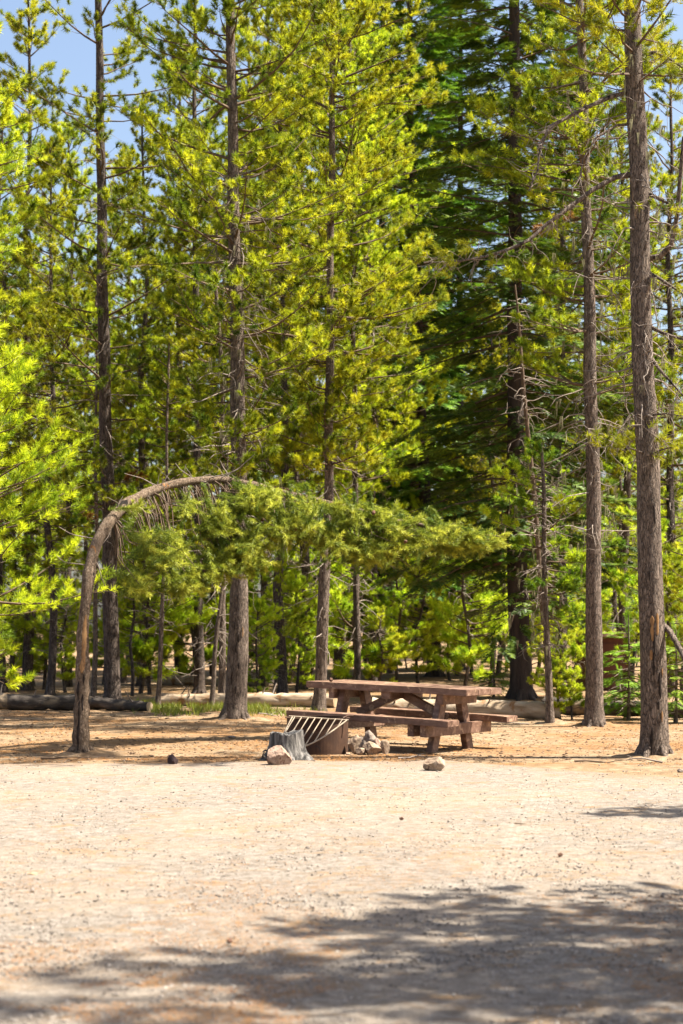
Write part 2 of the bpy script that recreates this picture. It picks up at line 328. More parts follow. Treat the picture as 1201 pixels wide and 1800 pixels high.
def prof(kind, u):                                  # crown radius factor; u = 0 at crown base, 1 at the tip
    if kind == 'fir': return (1 - u) ** .75 * min(1, .75 + u * 2)
    return max(.12, (min(1, .55 + 1.4 * u)) * (1 - u ** 2.6) ** .8)
def crown_mesh(path, z0, z1, rad, kind='pine', gap=.32, nb=4.0, tufts=1.0, mats=('pine', 'twig'), brushk=None, ts=1.0, tmean=.55, droop=0., side=None, rust=.003, dens=None):
    path = np.array(path, float); z = path[:, 2]; tm = TM(); pos, dr, sc, ti = [], [], [], []
    fir = kind == 'fir'; h = z0; brushk = brushk or ('fir' if fir else 'pine')
    while h < z1 - .1:
        u = (h - z0) / (z1 - z0); rr = rad * prof(kind, u)
        wh = 1 + .35 * math.sin(h * 1.9 + z1 * 3)
        for b in range(max(2, int(round(nb * R(.7, 1.3))))):
            az = R(0, 6.283); l = rr * R(.45, 1.22) * (.75 + .35 * wh)
            if side is not None and math.cos(az - side[0]) < -.2: l *= side[1]
            if l < .15: continue
            if not fir and u < .93 and noise.noise(Vector((math.cos(az) * 1.1, math.sin(az) * 1.1, h * .75 + z1 * 7))) < -.19: continue
            hh = h + R(-gap, gap) * .5; c, s = math.cos(az), math.sin(az)
            p0 = np.array([np.interp(hh, z, path[:, 0]), np.interp(hh, z, path[:, 1]), hh])
            el = (R(-.28, .05) - .1 * (1 - u) + .35 * u) if fir else (R(-.15, .3) + .55 * u * u - .12 * (1 - u)) - droop
            pts = [p0]; n = 5; d = np.array([c * math.cos(el), s * math.cos(el), math.sin(el)])
            for i in range(n):
                d = d + np.array([R(-.16, .16), R(-.16, .16), (R(-.10, .05) if fir else R(-.06, .22))]); d /= np.linalg.norm(d)
                pts.append(pts[-1] + d * l / n)
            pts = np.array(pts); tube(tm, pts, np.linspace(.010 + .009 * l, .004, n + 1), 3, 1)
            k = int((l * (17 if fir else 10.5) + 4) * tufts); bt = R(-.2, .2); rs = R(0, 1) < rust
            for i in range(k):
                t = (.12 + .88 * R(0, 1) ** .8) if fir else (.14 + .86 * R(0, 1) ** .7); f = t * n; j = min(int(f), n - 1)
                b0 = pts[j] + (pts[j + 1] - pts[j]) * (f - j); dd = pts[j + 1] - pts[j]; dd = dd / np.linalg.norm(dd)
                sd = np.cross(dd, [0, 0, 1.]); sd /= np.linalg.norm(sd) + 1e-9; sg = random.choice((-1, 1))
                if fir:
                    w = l * .30 * (1.15 - t) + .05
                    o = sd * sg * R(0, w); dv = dd * .8 + sd * sg * R(.3, 1.0) + np.array([0, 0, R(-.35, .05)])
                    pos.append(b0 + o + dd * abs(R(0, w)) * .6); dr.append(dv); sc.append(R(.7, 1.25) * ts)
                else:
                    w = min(.55, l * .34) * (1.2 - .7 * t)
                    dv = dd * R(.3, 1) + sd * sg * R(.1, 1.0) + np.array([0, 0, R(-.15, .65)]); dv /= np.linalg.norm(dv)
                    e_ = b0 + dv * R(.02, w); pos.append(e_); dr.append(dv + np.array([0, 0, .25])); sc.append(R(.9, 1.55) * ts)
                    if i % 3 == 0: tube(tm, [b0, (b0 + e_) / 2 + [0, 0, -.01], e_], [.005, .004, .003], 3, 1)
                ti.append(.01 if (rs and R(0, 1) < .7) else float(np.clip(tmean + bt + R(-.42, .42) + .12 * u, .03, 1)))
        h += gap * R(.7, 1.3)
    top = np.array([np.interp(z1, z, path[:, 0]), np.interp(z1, z, path[:, 1]), z1])
    for i in range(6): pos.append(top - [0, 0, i * .08]); dr.append([R(-.4, .4), R(-.4, .4), 1.]); sc.append(ts); ti.append(tmean)
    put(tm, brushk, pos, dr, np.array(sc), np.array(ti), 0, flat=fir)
    return tm.mesh('crown', mats)

def tree(label, path, radii, crown, trunk=None, loc=(0, 0, 0), group=None, name='pine_tree', cat='tree', rz=0.):
    r = thing(name, label, cat, loc, rz, group)
    link('trunk', trunk_mesh(path, radii, **(trunk or {})), r)
    if crown: link('crown', crown_mesh(path, **crown), r)
    return r
def track(pts, D, base):                            # photo px track of a trunk -> control points relative to its base
    return [tuple(P(x, y, D) - base) for x, y in pts]
#GROUND
# ------------------------------------------------------------------ ground
def hgt(x, y):
    return .05 * noise.noise(Vector((x * .12, y * .12, 3))) * min(1, max(0, (y - 24) / 10)) * 2.5 + .012 * noise.noise(Vector((x * .7, y * .7, 1)))
def sheet(name, xs, ys, mat, dz=0., zf=hgt):
    tm = TM(); X, Y = np.meshgrid(xs, ys); n, m = X.shape
    Z = np.array([[zf(float(X[i, j]), float(Y[i, j])) + dz for j in range(m)] for i in range(n)])
    i, j = np.meshgrid(np.arange(n - 1), np.arange(m - 1), indexing='ij'); A = i * m + j
    f = np.stack([np.stack([A, A + 1, A + m + 1], -1), np.stack([A, A + m + 1, A + m], -1)], 2).reshape(-1, 3)
    tm.add(np.stack([X, Y, Z], -1), f, 0, .5, True); return link(name, tm.mesh(name, [mat]))
xs = np.concatenate([[-900, -300, -100, -50], np.arange(-30, 30.1, .5), [50, 100, 300, 900]])
ys = np.concatenate([[-60, -20], np.arange(0, 60, .5), [65, 80, 110, 160, 300, 900, 2000]])
tag(sheet('ground', xs, ys, 'duff'), kind='structure')
def road_edge(x):                                   # far edge of the gravel, wavering; swings towards the camera on the right
    e = 19.15 + .25 * math.sin(x * .9 + 1) + .35 * noise.noise(Vector((x * .8, 0, 7))) + .10 * noise.noise(Vector((x * 6, 2, 7))) + .05 * noise.noise(Vector((x * 19, 2, 7)))
    if x > 1.2: e -= (x - 1.2) * .95 if x < 6 else 4.5
    return e
tm = TM(); xr = np.concatenate([[-60, -30, -15], np.arange(-9, 9.01, .05), [15, 30, 60]]); nr = 60; vv = []
for x in xr:
    ed = road_edge(float(x)); yy = np.linspace(0, 1, nr) ** .9 * (ed + 12) - 12
    for q, y in enumerate(yy): vv.append((x, y, hgt(float(x), float(y)) + (.014 if q < nr - 1 else -.012) + .01 * noise.noise(Vector((x * 2.5, y * 2.5, 9)))))
n, m = len(xr), nr; i, j = np.meshgrid(np.arange(n - 1), np.arange(m - 1), indexing='ij'); A = i * m + j
tm.add(vv, np.stack([np.stack([A, A + m, A + m + 1], -1), np.stack([A, A + m + 1, A + 1], -1)], 2).reshape(-1, 3), 0, .5, True)
tag(link('gravel_road', tm.mesh('gravel_road', ['gravel'])), kind='structure')

def ico(sub):
    b = bmesh.new(); bmesh.ops.create_icosphere(b, subdivisions=sub, radius=1.); v = np.array([x.co[:] for x in b.verts]); b.verts.ensure_lookup_table()
    f = np.array([[q.index for q in p.verts] for p in b.faces]); b.free(); return v, f
IV, IF = ico(1)
def stones(n, yr, size, zoff, name, label, mat, xw=.24):
    tm = TM(); vs = []
    y = 1 / rng.uniform(1 / yr[1], 1 / yr[0], n); x = rng.uniform(-1, 1, n) * (y * xw + .3)
    if size[0] < .004:
        kp = np.array([noise.noise(Vector((a_ * 1.3, b_ * 1.3, 2))) + .5 * noise.noise(Vector((a_ * 5, b_ * 5, 4))) + R(-.35, .35) > -.12 for a_, b_ in zip(x, y)]); x, y = x[kp], y[kp]; n = len(x)
    s = size[0] * (size[1] / size[0]) ** (rng.uniform(0, 1, n) ** 2.6)
    z = np.array([hgt(float(a_), float(b_)) for a_, b_ in zip(x, y)]) + zoff
    sc = s[:, None] * rng.uniform(.6, 1.2, (n, 3)); sc[:, 2] *= .65; an = rng.uniform(0, 6.28, n)
    v = IV[None] * (1 + rng.normal(0, .16, (n, len(IV), 1))) * sc[:, None, :]
    c, s_ = np.cos(an)[:, None], np.sin(an)[:, None]
    v = np.stack([v[..., 0] * c - v[..., 1] * s_, v[..., 0] * s_ + v[..., 1] * c, v[..., 2]], -1) + np.stack([x, y, z], -1)[:, None, :]
    tm.add(v.reshape(-1, 3), (IF[None] + (np.arange(n) * len(IV))[:, None, None]).reshape(-1, 3), 0)
    return tag(link(name, tm.mesh(name, [mat])), label, 'gravel', kind='stuff')
stones(60000, (5.5, 19), (.0022, .013), .016, 'loose_gravel', 'small grey and tan stones scattered over the pale gravel', 'pebble')
def litter(n, yr, name, label, L, w, zoff, mat='litter', cl=1.):
    tm = TM(); y = 1 / rng.uniform(1 / yr[1], 1 / yr[0], n * 3); x = rng.uniform(-1, 1, n * 3) * (y * .24 + .3)
    keep = np.array([noise.noise(Vector((a_ * cl, b_ * cl * 1.6, 5))) + .6 * noise.noise(Vector((a_ * 5 * cl, b_ * 7 * cl, 8))) > .12 for a_, b_ in zip(x, y)]); x, y = x[keep][:n], y[keep][:n]; n = len(x)
    z = np.array([hgt(float(a_), float(b_)) for a_, b_ in zip(x, y)]) + zoff + rng.uniform(.001, .008, n)
    an = rng.uniform(0, 6.28, n); l = L * rng.uniform(.5, 1.2, n); d = np.stack([np.cos(an), np.sin(an), rng.normal(0, .12, n)], -1) * l[:, None]
    s = np.stack([-np.sin(an), np.cos(an), 0 * an], -1) * w; b = np.stack([x, y, z], -1)
    tm.add(np.stack([b - s, b + s, b + d], 1).reshape(-1, 3), np.arange(n * 3).reshape(-1, 3), 0)
    return tag(link(name, tm.mesh(name, [mat])), label, 'needle litter', kind='stuff')
litter(22000, (5.5, 19), 'needle_litter', 'dry orange pine needles strewn over the pale gravel', .045, .0016, .016)
litter(26000, (18.5, 36), 'forest_litter', 'orange needles and bark bits covering the dirt around the table', .09, .006, 0, 'litter', .6)

stones(9000, (18.8, 34), (.006, .032), .002, 'forest_debris', 'bits of bark and stone scattered on the dirt under the pines', 'bits')

# grass along the logs
tm = TM(); n = 5200; px_ = rng.uniform(235, 570, n); py_ = rng.normal(1245, 5.5, n); keep = (py_ > 1231) & (py_ < 1256)
px_, py_ = px_[keep], py_[keep]; keep = np.array([noise.noise(Vector((a_ * .03, b_ * .12, 0))) > -.05 for a_, b_ in zip(px_, py_)]); px_, py_ = px_[keep], py_[keep]; n = len(px_)
D_ = F * CH / (py_ - YH); X_ = (px_ - CX) * D_ / F; b = np.stack([X_, D_, np.array([hgt(float(a_), float(b_)) for a_, b_ in zip(X_, D_)])], -1)
d = rng.normal(0, .05, (n, 3)); d[:, 2] = rng.uniform(.06, .16, n); s = np.stack([np.full(n, .006), rng.normal(0, .004, n), 0 * X_], -1)
tm.add(np.stack([b - s, b + s, b + d], 1).reshape(-1, 3), np.arange(n * 3).reshape(-1, 3), 0, rng.uniform(.1, 1, n))
tag(link('grass_patch', tm.mesh('grass_patch', ['grass'])), 'low green grass growing along the fallen logs', 'grass', kind='stuff')

# ------------------------------------------------------------------ picnic table
def box_bm(bm, c, size, rot=None, wear=.004, cuts=6):
    "a sawn timber: bevelled box subdivided along its length with slightly worn edges"
    ax = int(np.argmax(size)); b = bmesh.new(); bmesh.ops.create_cube(b, size=1)
    for v in b.verts: v.co = Vector((v.co.x * size[0], v.co.y * size[1], v.co.z * size[2]))
    ed = [e_ for e_ in b.edges if abs((e_.verts[0].co - e_.verts[1].co)[ax]) > size[ax] * .9]
    bmesh.ops.subdivide_edges(b, edges=ed, cuts=cuts)
    bmesh.ops.bevel(b, geom=[e_ for e_ in b.edges if e_.calc_face_angle(0) > 1.2], offset=.006, segments=2, affect='EDGES')
    for v in b.verts:
        v.co += Vector((noise.noise(v.co * 9 + Vector(c)), noise.noise(v.co * 9 + Vector((5, 1, 2))), noise.noise(v.co * 9 + Vector((9, 4, c[0])))) ) * wear
    mx = Matrix.Translation(c) @ (rot.to_4x4() if rot else Matrix.Identity(4)); b.transform(mx)
    me = bpy.data.meshes.new('t'); b.to_mesh(me); b.free(); bm.from_mesh(me); bpy.data.meshes.remove(me)
def bobj(name, bm, mat, parent=None, smooth=False):
    me = bpy.data.meshes.new(name); bm.to_mesh(me); bm.free(); me.materials.append(M[mat])
    if smooth: me.polygons.foreach_set('use_smooth', [True] * len(me.polygons))
    return link(name, me, parent)
def timber(name, c, size, parent, rot=None, mat='redpaint', wear=.004):
    bm = bmesh.new(); box_bm(bm, c, size, rot, wear); return bobj(name, bm, mat, parent)
TH = .62; TL, TW = 2.37, .84
table = thing('picnic_table', 'heavy brown painted wooden picnic table with attached benches beside the fire ring', 'picnic table')
# local x: 0 at the near (right) end, growing towards the far (left) end; local y: across, away from the camera
ux = Vector((-math.cos(TH), math.sin(TH), .026)).normalized(); uy = Vector((math.sin(TH), math.cos(TH), .0)).normalized(); uz = ux.cross(-uy).normalized()
if uz.z < 0: uz = -uz
uy = uz.cross(ux) if uz.cross(ux).dot(uy) > 0 else ux.cross(uz)
det = ux.cross(uy).dot(uz)
base = Vector((1.46, 20.2, 0.0))
table.location = base
# right-handed frame: mirror y when needed
YS = 1 if det > 0 else -1
table.rotation_euler = Matrix((ux, uy * YS, uz)).transposed().to_euler()
def T(name, c, size, rot=None, **k): return timber(name, Vector((c[0], c[1] * YS, c[2])), size, table, rot, **k)
TZ, SZ = .758, .402
for k in range(3): T('tabletop_plank', (TL / 2 + R(-.004, .004), TW / 6 + k * TW / 3, TZ - .04), (TL, TW / 3 - .008, .08), wear=.006)
BG, BW = .135, .265
for yc in (-BG - BW / 2, TW + BG + BW / 2):
    T('bench_plank', (TL / 2, yc, SZ - .038), (TL, BW, .076), wear=.006)
for q, xc in enumerate((.38, TL - .38)):
    T('top_cleat', (xc + .0, TW / 2, TZ - .08 - .06), (.085, TW - .06, .118))
    for sgn in (-1, 1):                              # splayed legs
        foot = Vector((xc, TW / 2 + sgn * .42, -.03)); top = Vector((xc, TW / 2 + sgn * .20, TZ - .082))
        foot.y *= YS; top.y *= YS; d = (top - foot); L_ = d.length
        rot = Matrix.Rotation(math.atan2(-d.y, d.z), 3, 'X'); c = (foot + top) / 2
        bm = bmesh.new(); box_bm(bm, c + Vector((.087 if q == 0 else -.087, 0, 0)), (.086, .14, L_), rot); bobj('leg', bm, 'redpaint', table)
    for off in (.0, .175):
        o_ = off if q == 0 else -off
        T('seat_beam', (xc + o_, TW / 2, SZ - .076 - .07), (.085, TW + 2 * BG + 2 * BW - .12, .138))
for q, (x0, x1) in enumerate(((.38 + .175, TL / 2 - .06), (TL - .38 - .175, TL / 2 + .06))):   # diagonal braces up to the middle of the top
    a0, a1 = Vector((x0, TW / 2 * YS, SZ - .02)), Vector((x1, TW / 2 * YS, TZ - .13)); d = a1 - a0
    rot = Matrix.Rotation(-math.atan2(d.z, d.x), 3, 'Y'); bm = bmesh.new(); box_bm(bm, (a0 + a1) / 2, (d.length + .06, .085, .10), rot); bobj('brace', bm, 'redpaint', table)
T('middle_cleat', (TL / 2, TW / 2, TZ - .08 - .045), (.14, TW - .1, .088))

# ------------------------------------------------------------------ rocks, stump, fire ring
G = 'rocks piled beside the fire ring'
def rock(name, label, px, py, w, h, mat, seed, depth=None, group=None, zb=0., cut=4, cat='rock'):
    D = gd(py) if depth is None else depth
    if group == G and depth is None: D = 19.93 - (py - 1335) * .012
    s = D / F; bm = bmesh.new(); bmesh.ops.create_icosphere(bm, subdivisions=4, radius=1)
    g = random.Random(seed); pl = []
    for _ in range(cut * 3): 
        n_ = Vector((g.uniform(-1, 1), g.uniform(-1, 1), g.uniform(-.6, 1))).normalized(); pl.append((n_, g.uniform(.55, .9)))
    for v in bm.verts:
        for n_, d_ in pl:
            t = v.co.dot(n_)
            if t > d_: v.co -= n_ * (t - d_)
        v.co += v.co.normalized() * (.06 * noise.noise(v.co * 3 + Vector((seed, 0, 0))) + .025 * noise.noise(v.co * 11 + Vector((seed, 3, 0))))
    lo = min(v.co.z for v in bm.verts); hi = max(v.co.z for v in bm.verts); xa = min(v.co.x for v in bm.verts); xb = max(v.co.x for v in bm.verts)
    for v in bm.verts:
        v.co = Vector(((v.co.x - (xa + xb) / 2) / (xb - xa) * w * s, v.co.y * w * s * .42, (v.co.z - lo) / (hi - lo) * h * s * 1.08 - h * s * .08))
    o = bobj(name, bm, mat, None, False)
    o.location = ((px - CX) * s, D + w * s * .3, zb); return tag(o, label, cat, group)
rock('boulder', 'pinkish pitted boulder leaning against the front of the grey stump', 491, 1348, 44, 37, 'pinkrock', 3)
rock('boulder', 'pale faceted boulder alone at the gravel edge in front of the picnic table', 764, 1357, 40, 27, 'rock', 8)
rock('boulder', 'small dark brown boulder alone on the gravel edge right of the bent tree', 303, 1345, 19, 19, 'darkrock', 5)
G = 'rocks piled beside the fire ring'
for i, (px, py, w, h, mt, zb, lb) in enumerate([
    (624, 1322, 26, 34, 'rock', 0, 'tall tan rock touching the fire ring wall in the rock pile'),
    (634, 1306, 24, 26, 'greyrock', .02, 'rounded grey rock behind the tall tan rock of the pile'),
    (650, 1308, 24, 32, 'greyrock', .06, 'highest grey rock crowning the rock pile'),
    (655, 1335, 36, 24, 'rock', 0, 'wide low tan rock at the front of the rock pile'),
    (677, 1328, 17, 26, 'rock', 0, 'narrow tan rock ending the pile on the picnic table side'),
    (640, 1324, 18, 20, 'greyrock', .04, 'small grey rock wedged in the middle of the pile'),
    (664, 1316, 20, 22, 'pinkrock', .04, 'pinkish rock high in the pile under the bench'),
    (612, 1331, 9, 5, 'rock', 0, 'flat little stone at the foot of the fire ring wall'),
    (634, 1334, 18, 13, 'rock', 0, 'small squat tan stone at the front left of the rock pile')]):
    rock('rock', lb, px, py, w, h, mt, 20 + i, group=G, zb=zb)
rock('stone', 'flat grey stone lying on the dirt in front of the thick trunk', 408, 1298, 16, 5, 'greyrock', 41)
rock('bark_chunk', 'rusty brown bark chunk lying on the gravel in the lower left', 55, 1541, 20, 7, 'cutwood', 44, cat='bark chunk')
rock('stone', 'small dark stone on the gravel at the very right edge', 1197, 1358, 12, 7, 'greyrock', 47)

def stump_mesh(r, h, flare, seed, k=56, nz=14):
    g = random.Random(seed); tm = TM(); v = []; lobes = [(g.uniform(0, 6.28), g.uniform(.5, 1.1)) for _ in range(7)]
    for i in range(nz):
        u = i / (nz - 1)
        for j in range(k):
            a_ = j / k * 6.283; fl = 0
            for la, ls in lobes: fl += ls * max(0, math.cos(a_ - la)) ** 14
            rr = r * (1 + .10 * (1 - u) + flare * fl * (1 - u) ** 3.2) * (1 + .05 * noise.noise(Vector((math.cos(a_) * 5, math.sin(a_) * 5, u * .8))) + .025 * math.sin(a_ * 19 + 2 * noise.noise(Vector((a_, u, 0)))))
            zt = (h + .05 * noise.noise(Vector((math.cos(a_) * 1.6, math.sin(a_) * 1.6, seed))) + .03 * noise.noise(Vector((math.cos(a_) * 6, math.sin(a_) * 6, seed)))) * u - .02 * (1 - u)
            v.append((rr * math.cos(a_), rr * math.sin(a_), zt))
    i, j = np.meshgrid(np.arange(nz - 1), np.arange(k), indexing='ij'); j2 = (j + 1) % k
    A, B, C_, D_ = i * k + j, i * k + j2, (i + 1) * k + j2, (i + 1) * k + j
    tm.add(v, np.stack([np.stack([A, B, C_], -1), np.stack([A, C_, D_], -1)], 2).reshape(-1, 3), 0, .5, True)
    ring = v[-k:]; tm.add(ring + [(0, 0, h - .012)], [[u_, (u_ + 1) % k, k] for u_ in range(k)], 1); return tm
s0 = P(503, 1339, gd(1339)); st = thing('tree_stump', 'weathered grey tree stump with flaring roots between fire ring and boulder', 'tree stump', (s0.x, s0.y + .2, 0))
link('stump_wood', stump_mesh(.185, .315, 1.15, 4).mesh('stump_wood', ['stumpw', 'stumpw']), st)
tm = TM()
tube(tm, [(-.18, -.05, .11), (-.24, -.10, .12), (-.27, -.12, .10)], [.012, .01, .004], 6, 0); tube(tm, [(-.2, -.1, .02), (-.26, -.16, .06), (-.24, -.2, .12)], [.02, .014, .006], 6, 0)
link('root_snag', tm.mesh('root_snag', ['stumpw']), st)
s1 = P(303, 1196, gd(1203)); st2 = thing('tree_stump', 'pale cut tree stump far back behind the logs left of the thick trunk', 'tree stump', (s1.x, s1.y, 0))
link('stump_wood', stump_mesh(.15, .42, .35, 9).mesh('stump_wood', ['log', 'cutwood']), st2)

def mound(x, y, r_, h_):
    n_ = 28; xs_ = np.linspace(-1, 1, n_); o = sheet('ground', xs_ * r_ + x, xs_ * r_ * .8 + y, 'duff', 0, lambda a_, b_: hgt(a_, b_) - .02 + (h_ + .02) * max(0, 1 - ((a_ - x) / r_) ** 2 - ((b_ - y) / (r_ * .8)) ** 2) ** .8 * (1 + .5 * noise.noise(Vector((a_ * 7, b_ * 7, 2)))))
    o.name = 'ground_mound'; tag(o, kind='structure')
for px_m, py_m, r_m in ((150, 1328, .50), (1150, 1330, .60), (412, 1263, .7), (917, 1230, .9), (1043, 1275, .5), (197, 1240, .6), (967, 1270, .4)):
    q = P(px_m, py_m, gd(py_m)); mound(q.x + .04, q.y, r_m, .055)

# fire ring: open steel ring with a D shaped grate swung up over its front
fr = thing('fire_ring', 'rusty steel campfire ring with slanted open grate behind the grey stump', 'fire ring', (P(558, 1325, gd(1325)).x, 19.98 + .36, 0))
rr, hh = .365, .415
tm = TM(); k = 56; prof_ = [(rr, -.03), (rr, hh), (rr + .022, hh + .001), (rr + .022, hh + .012), (rr - .012, hh + .012), (rr - .012, -.03)]
v = [(a_ * math.cos(t), a_ * math.sin(t), z_) for t in np.linspace(0, 2 * math.pi, k, endpoint=False) for a_, z_ in prof_]
m = len(prof_); fs = []
for i in range(k):
    for j in range(m - 1):
        A, B, C_, D_ = i * m + j, ((i + 1) % k) * m + j, ((i + 1) % k) * m + j + 1, i * m + j + 1; fs += [[A, B, C_], [A, C_, D_]]
tm.add(v, fs, 0); link('ring_wall', tm.mesh('ring_wall', ['rust']), fr)
fl = fr.location; tm = TM(); rad_ = .0075; ends_ = []
drop = [44, 50, 54, 56, 50, 42, 31, 15]
for i in range(8):
    x0, y0 = 450 + .2914 * (235 + 41 * i), 1230 + .2914 * (103 + 2 * i); dd = drop[i]
    a0 = P(x0, y0, 19.92) - fl; a1 = P(x0 - .62 * dd, y0 + dd, 19.92 - .45 * dd / 50) - fl; ends_.append(a1)
    tube(tm, [a0, a1], rad_, 7, 0)
tube(tm, [P(508, 1259, 19.92) - fl, P(613, 1266, 19.92) - fl], rad_ * 1.25, 8, 0)
rim = [P(514, 1260, 19.92) - fl] + ends_ + [P(610, 1266, 19.92) - fl]
ra = np.array([q_[:] for q_ in rim]); tq = np.arange(len(ra)); tf = np.linspace(0, len(ra) - 1, 40); rs_ = np.stack([np.interp(tf, tq, ra[:, q_]) for q_ in range(3)], 1)
for _ in range(3): rs_[1:-1] = (rs_[:-2] + rs_[1:-1] * 2 + rs_[2:]) / 4
tube(tm, rs_, rad_ * 1.25, 8, 0)
link('grate', tm.mesh('grate', ['grate']), fr)
tm = TM(); tube(tm, [(.30, -.26, hh + .01), (.36, -.2, hh + .035), (.43, -.22, hh + .03)], .012, 8, 0); link('hinge_bracket', tm.mesh('hinge_bracket', ['rust']), fr)

# ------------------------------------------------------------------ fallen logs
def log(label, p0, p1, r0, r1, mat, seed, group=None, zc=None):
    D0, D1 = gd(p0[1]), gd(p1[1]); A_ = Vector(((p0[0] - CX) * D0 / F, D0, 0)); B_ = Vector(((p1[0] - CX) * D1 / F, D1, 0))
    o = thing('fallen_log', label, 'log', A_, math.atan2(B_.y - A_.y, B_.x - A_.x), group); L = (B_ - A_).length; g = random.Random(seed)
    n = 26; tm = TM(); pts = [(L * i / n, .05 * noise.noise(Vector((i * .2, seed, 0))), (r0 + (r1 - r0) * i / n) * .88 + .02 * noise.noise(Vector((i * .3, seed, 5)))) for i in range(n + 1)]
    tube(tm, pts, [(r0 + (r1 - r0) * i / n) * (1 + .12 * noise.noise(Vector((i * .5, seed, 9)))) for i in range(n + 1)], 18, 0, .07, True, cap=1)
    link('log_wood', tm.mesh('log_wood', [mat, 'cutwood']), o)
    for i in range(4):
        tm = TM(); x = g.uniform(.1, .9) * L; an = g.uniform(.2, 2.9); r_ = r0 + (r1 - r0) * x / L; l = g.uniform(.08, .35)
        tube(tm, [(x, r_ * .8 * math.cos(an), r_ * .9 + r_ * .8 * math.sin(an)), (x + .05, (r_ + l) * math.cos(an), r_ * .9 + (r_ + l) * math.sin(an))], [.02, .008], 5, 0)
        link('branch_stub', tm.mesh('branch_stub', ['dead']), o)
    return o
log('bleached log with torn bark lying right behind the picnic table', (655, 1259), (985, 1262), .165, .14, 'log', 1)
log('thick bleached log lying between the thick trunk and the picnic table', (285, 1240), (590, 1243), .12, .14, 'log', 2)
log('dark barked log with sawn pale end at the left edge behind the bent tree', (-60, 1246), (148, 1247), .155, .13, 'darklog', 3)
log('thin dark log lying in shade between bent trunk and second dark trunk', (120, 1243), (262, 1250), .13, .09, 'darklog', 4)
log('thin weathered log raised on the ground behind the fallen timber left of centre', (268, 1233), (345, 1229), .05, .035, 'log', 5)
log('dark log in shade running behind the right hand pine trunks', (960, 1253), (1230, 1262), .15, .12, 'darklog', 6)
log('pale log far back across the sunny clearing at the left', (285, 1203), (470, 1206), .14, .10, 'log', 7)

#TREES
# ------------------------------------------------------------------ bent pine
bx = [(143, 1330, 19.9, 15.5), (142, 1300, 19.9, 14), (144, 1230, 19.92, 13.3), (146, 1150, 19.95, 12.3), (149, 1060, 20.0, 11.4), (157, 1000, 20.1, 12), (168, 958, 20.3, 12), (190, 918, 20.6, 11.8), (218, 889, 20.9, 11.4), (262, 864, 21.3, 10),
      (305, 851, 21.7, 8.6), (350, 843, 22.1, 7.6), (395, 842, 22.4, 7.0), (450, 853, 22.7, 6.0), (510, 868, 22.9, 5.4), (560, 880, 23.1, 5), (620, 894, 23.2, 4.6), (665, 908, 23.3, 4), (720, 919, 23.4, 3.2), (770, 927, 23.4, 2.4), (840, 938, 23.3, 1.6), (884, 944, 23.2, 1)]
tb = P(143, 1330, 19.9); tb.z = 0
bent = thing('bent_pine_tree', 'pine with trunk bowed over into a low arch, crown hanging sideways above the picnic table', 'tree', tb)
bp = [P(x, y, D) - tb for x, y, D, w in bx]; bp[0].z = -.1; br = [w * .84 * D / F for x, y, D, w in bx]
tm = TM(); bpa = np.array([p[:] for p in bp]); cum = np.concatenate([[0], np.cumsum(np.linalg.norm(np.diff(bpa, axis=0), axis=1))]); tt = np.linspace(0, cum[-1], 90)
pp = np.stack([np.interp(tt, cum, bpa[:, q]) for q in range(3)], 1)
ker = np.array([1, 2, 3, 2, 1]) / 9
for q in range(3): pp[2:-2, q] = np.convolve(pp[:, q], ker, 'valid')
for q in range(len(pp)):
    for w in range(3): pp[q, w] += (.022 if w != 2 else .014) * noise.noise(Vector((tt[q] * 1.7, w * 9, 2))) * min(1, tt[q])
rad = np.interp(tt, cum, br) * np.array([1 + .16 * noise.noise(Vector((t_ * 3.1, 0, 4))) + (.24 if random.random() < .10 else 0) for t_ in tt]); rad[:5] *= [1.6, 1.4, 1.22, 1.1, 1.03]
tube(tm, pp, rad, 20, 0, .045)
for an in (3.5, 2.7, 5.4, .3): tube(tm, [(.07 * math.cos(an), .07 * math.sin(an), .09), (.16 * math.cos(an), .16 * math.sin(an), .02), (.34 * math.cos(an), .30 * math.sin(an), -.02)], [.05, .035, .012], 8, 0, .06)
scar(tm, pp, rad, .35, -1.75, .30, .020, 2); scar(tm, pp, rad, .75, -1.95, .12, .018, 2); scar(tm, pp, rad, 1.05, -1.5, .09, .03, 3); scar(tm, pp, rad, 1.35, -1.2, .3, .035, 3); scar(tm, pp, rad, .62, -1.3, .10, .014, 2); scar(tm, pp, rad, .9, -1.2, .06, .014, 2)
def curl(tm, p0, d, l, n=6, r=.006, jit=.4, dz=-.1, mi=1):
    q = [np.array(p0, float)]; d = np.array(d, float); d /= np.linalg.norm(d)
    for i in range(n):
        d = d + np.array([R(-jit, jit), R(-jit, jit), R(-jit, jit) + dz]); d /= np.linalg.norm(d); q.append(q[-1] + d * l / n)
    tube(tm, q, np.linspace(r, r * .35, n + 1), 4, mi); return q
for i in range(110):                                 # bare grey twigs hanging from and standing on the arch
    j = random.randint(30, 74); x = pp[j]
    up = R(0, 1) < .22; q = curl(tm, x, (R(-.3, .8), R(-.8, .8), R(.1, .9) if up else R(-1, -.1)), R(.1, .34) if up else R(.15, .6), 6, .0055, .38, .0 if up else -.12)
    if R(0, 1) < .6: curl(tm, q[3], (R(-1, 1), R(-1, 1), R(-.8, .5)), R(.08, .22), 4, .0035, .5)
for j, d_, l in ((22, (-1, 0, .1), .45), (24, (.2, -.5, -1), .5), (40, (-.9, -.2, .5), .5), (46, (-.9, 0, .55), .35), (52, (-.4, -.2, .9), .3), (26, (-1, -.3, -.1), .5), (48, (.9, -.3, .35), .5), (50, (.9, -.3, .3), .6)):
    curl(tm, pp[j], d_, l, 7, .009, .22, .02)
link('trunk', tm.mesh('trunk', ['bentbark', 'dead', 'scar', 'barewood']), bent)
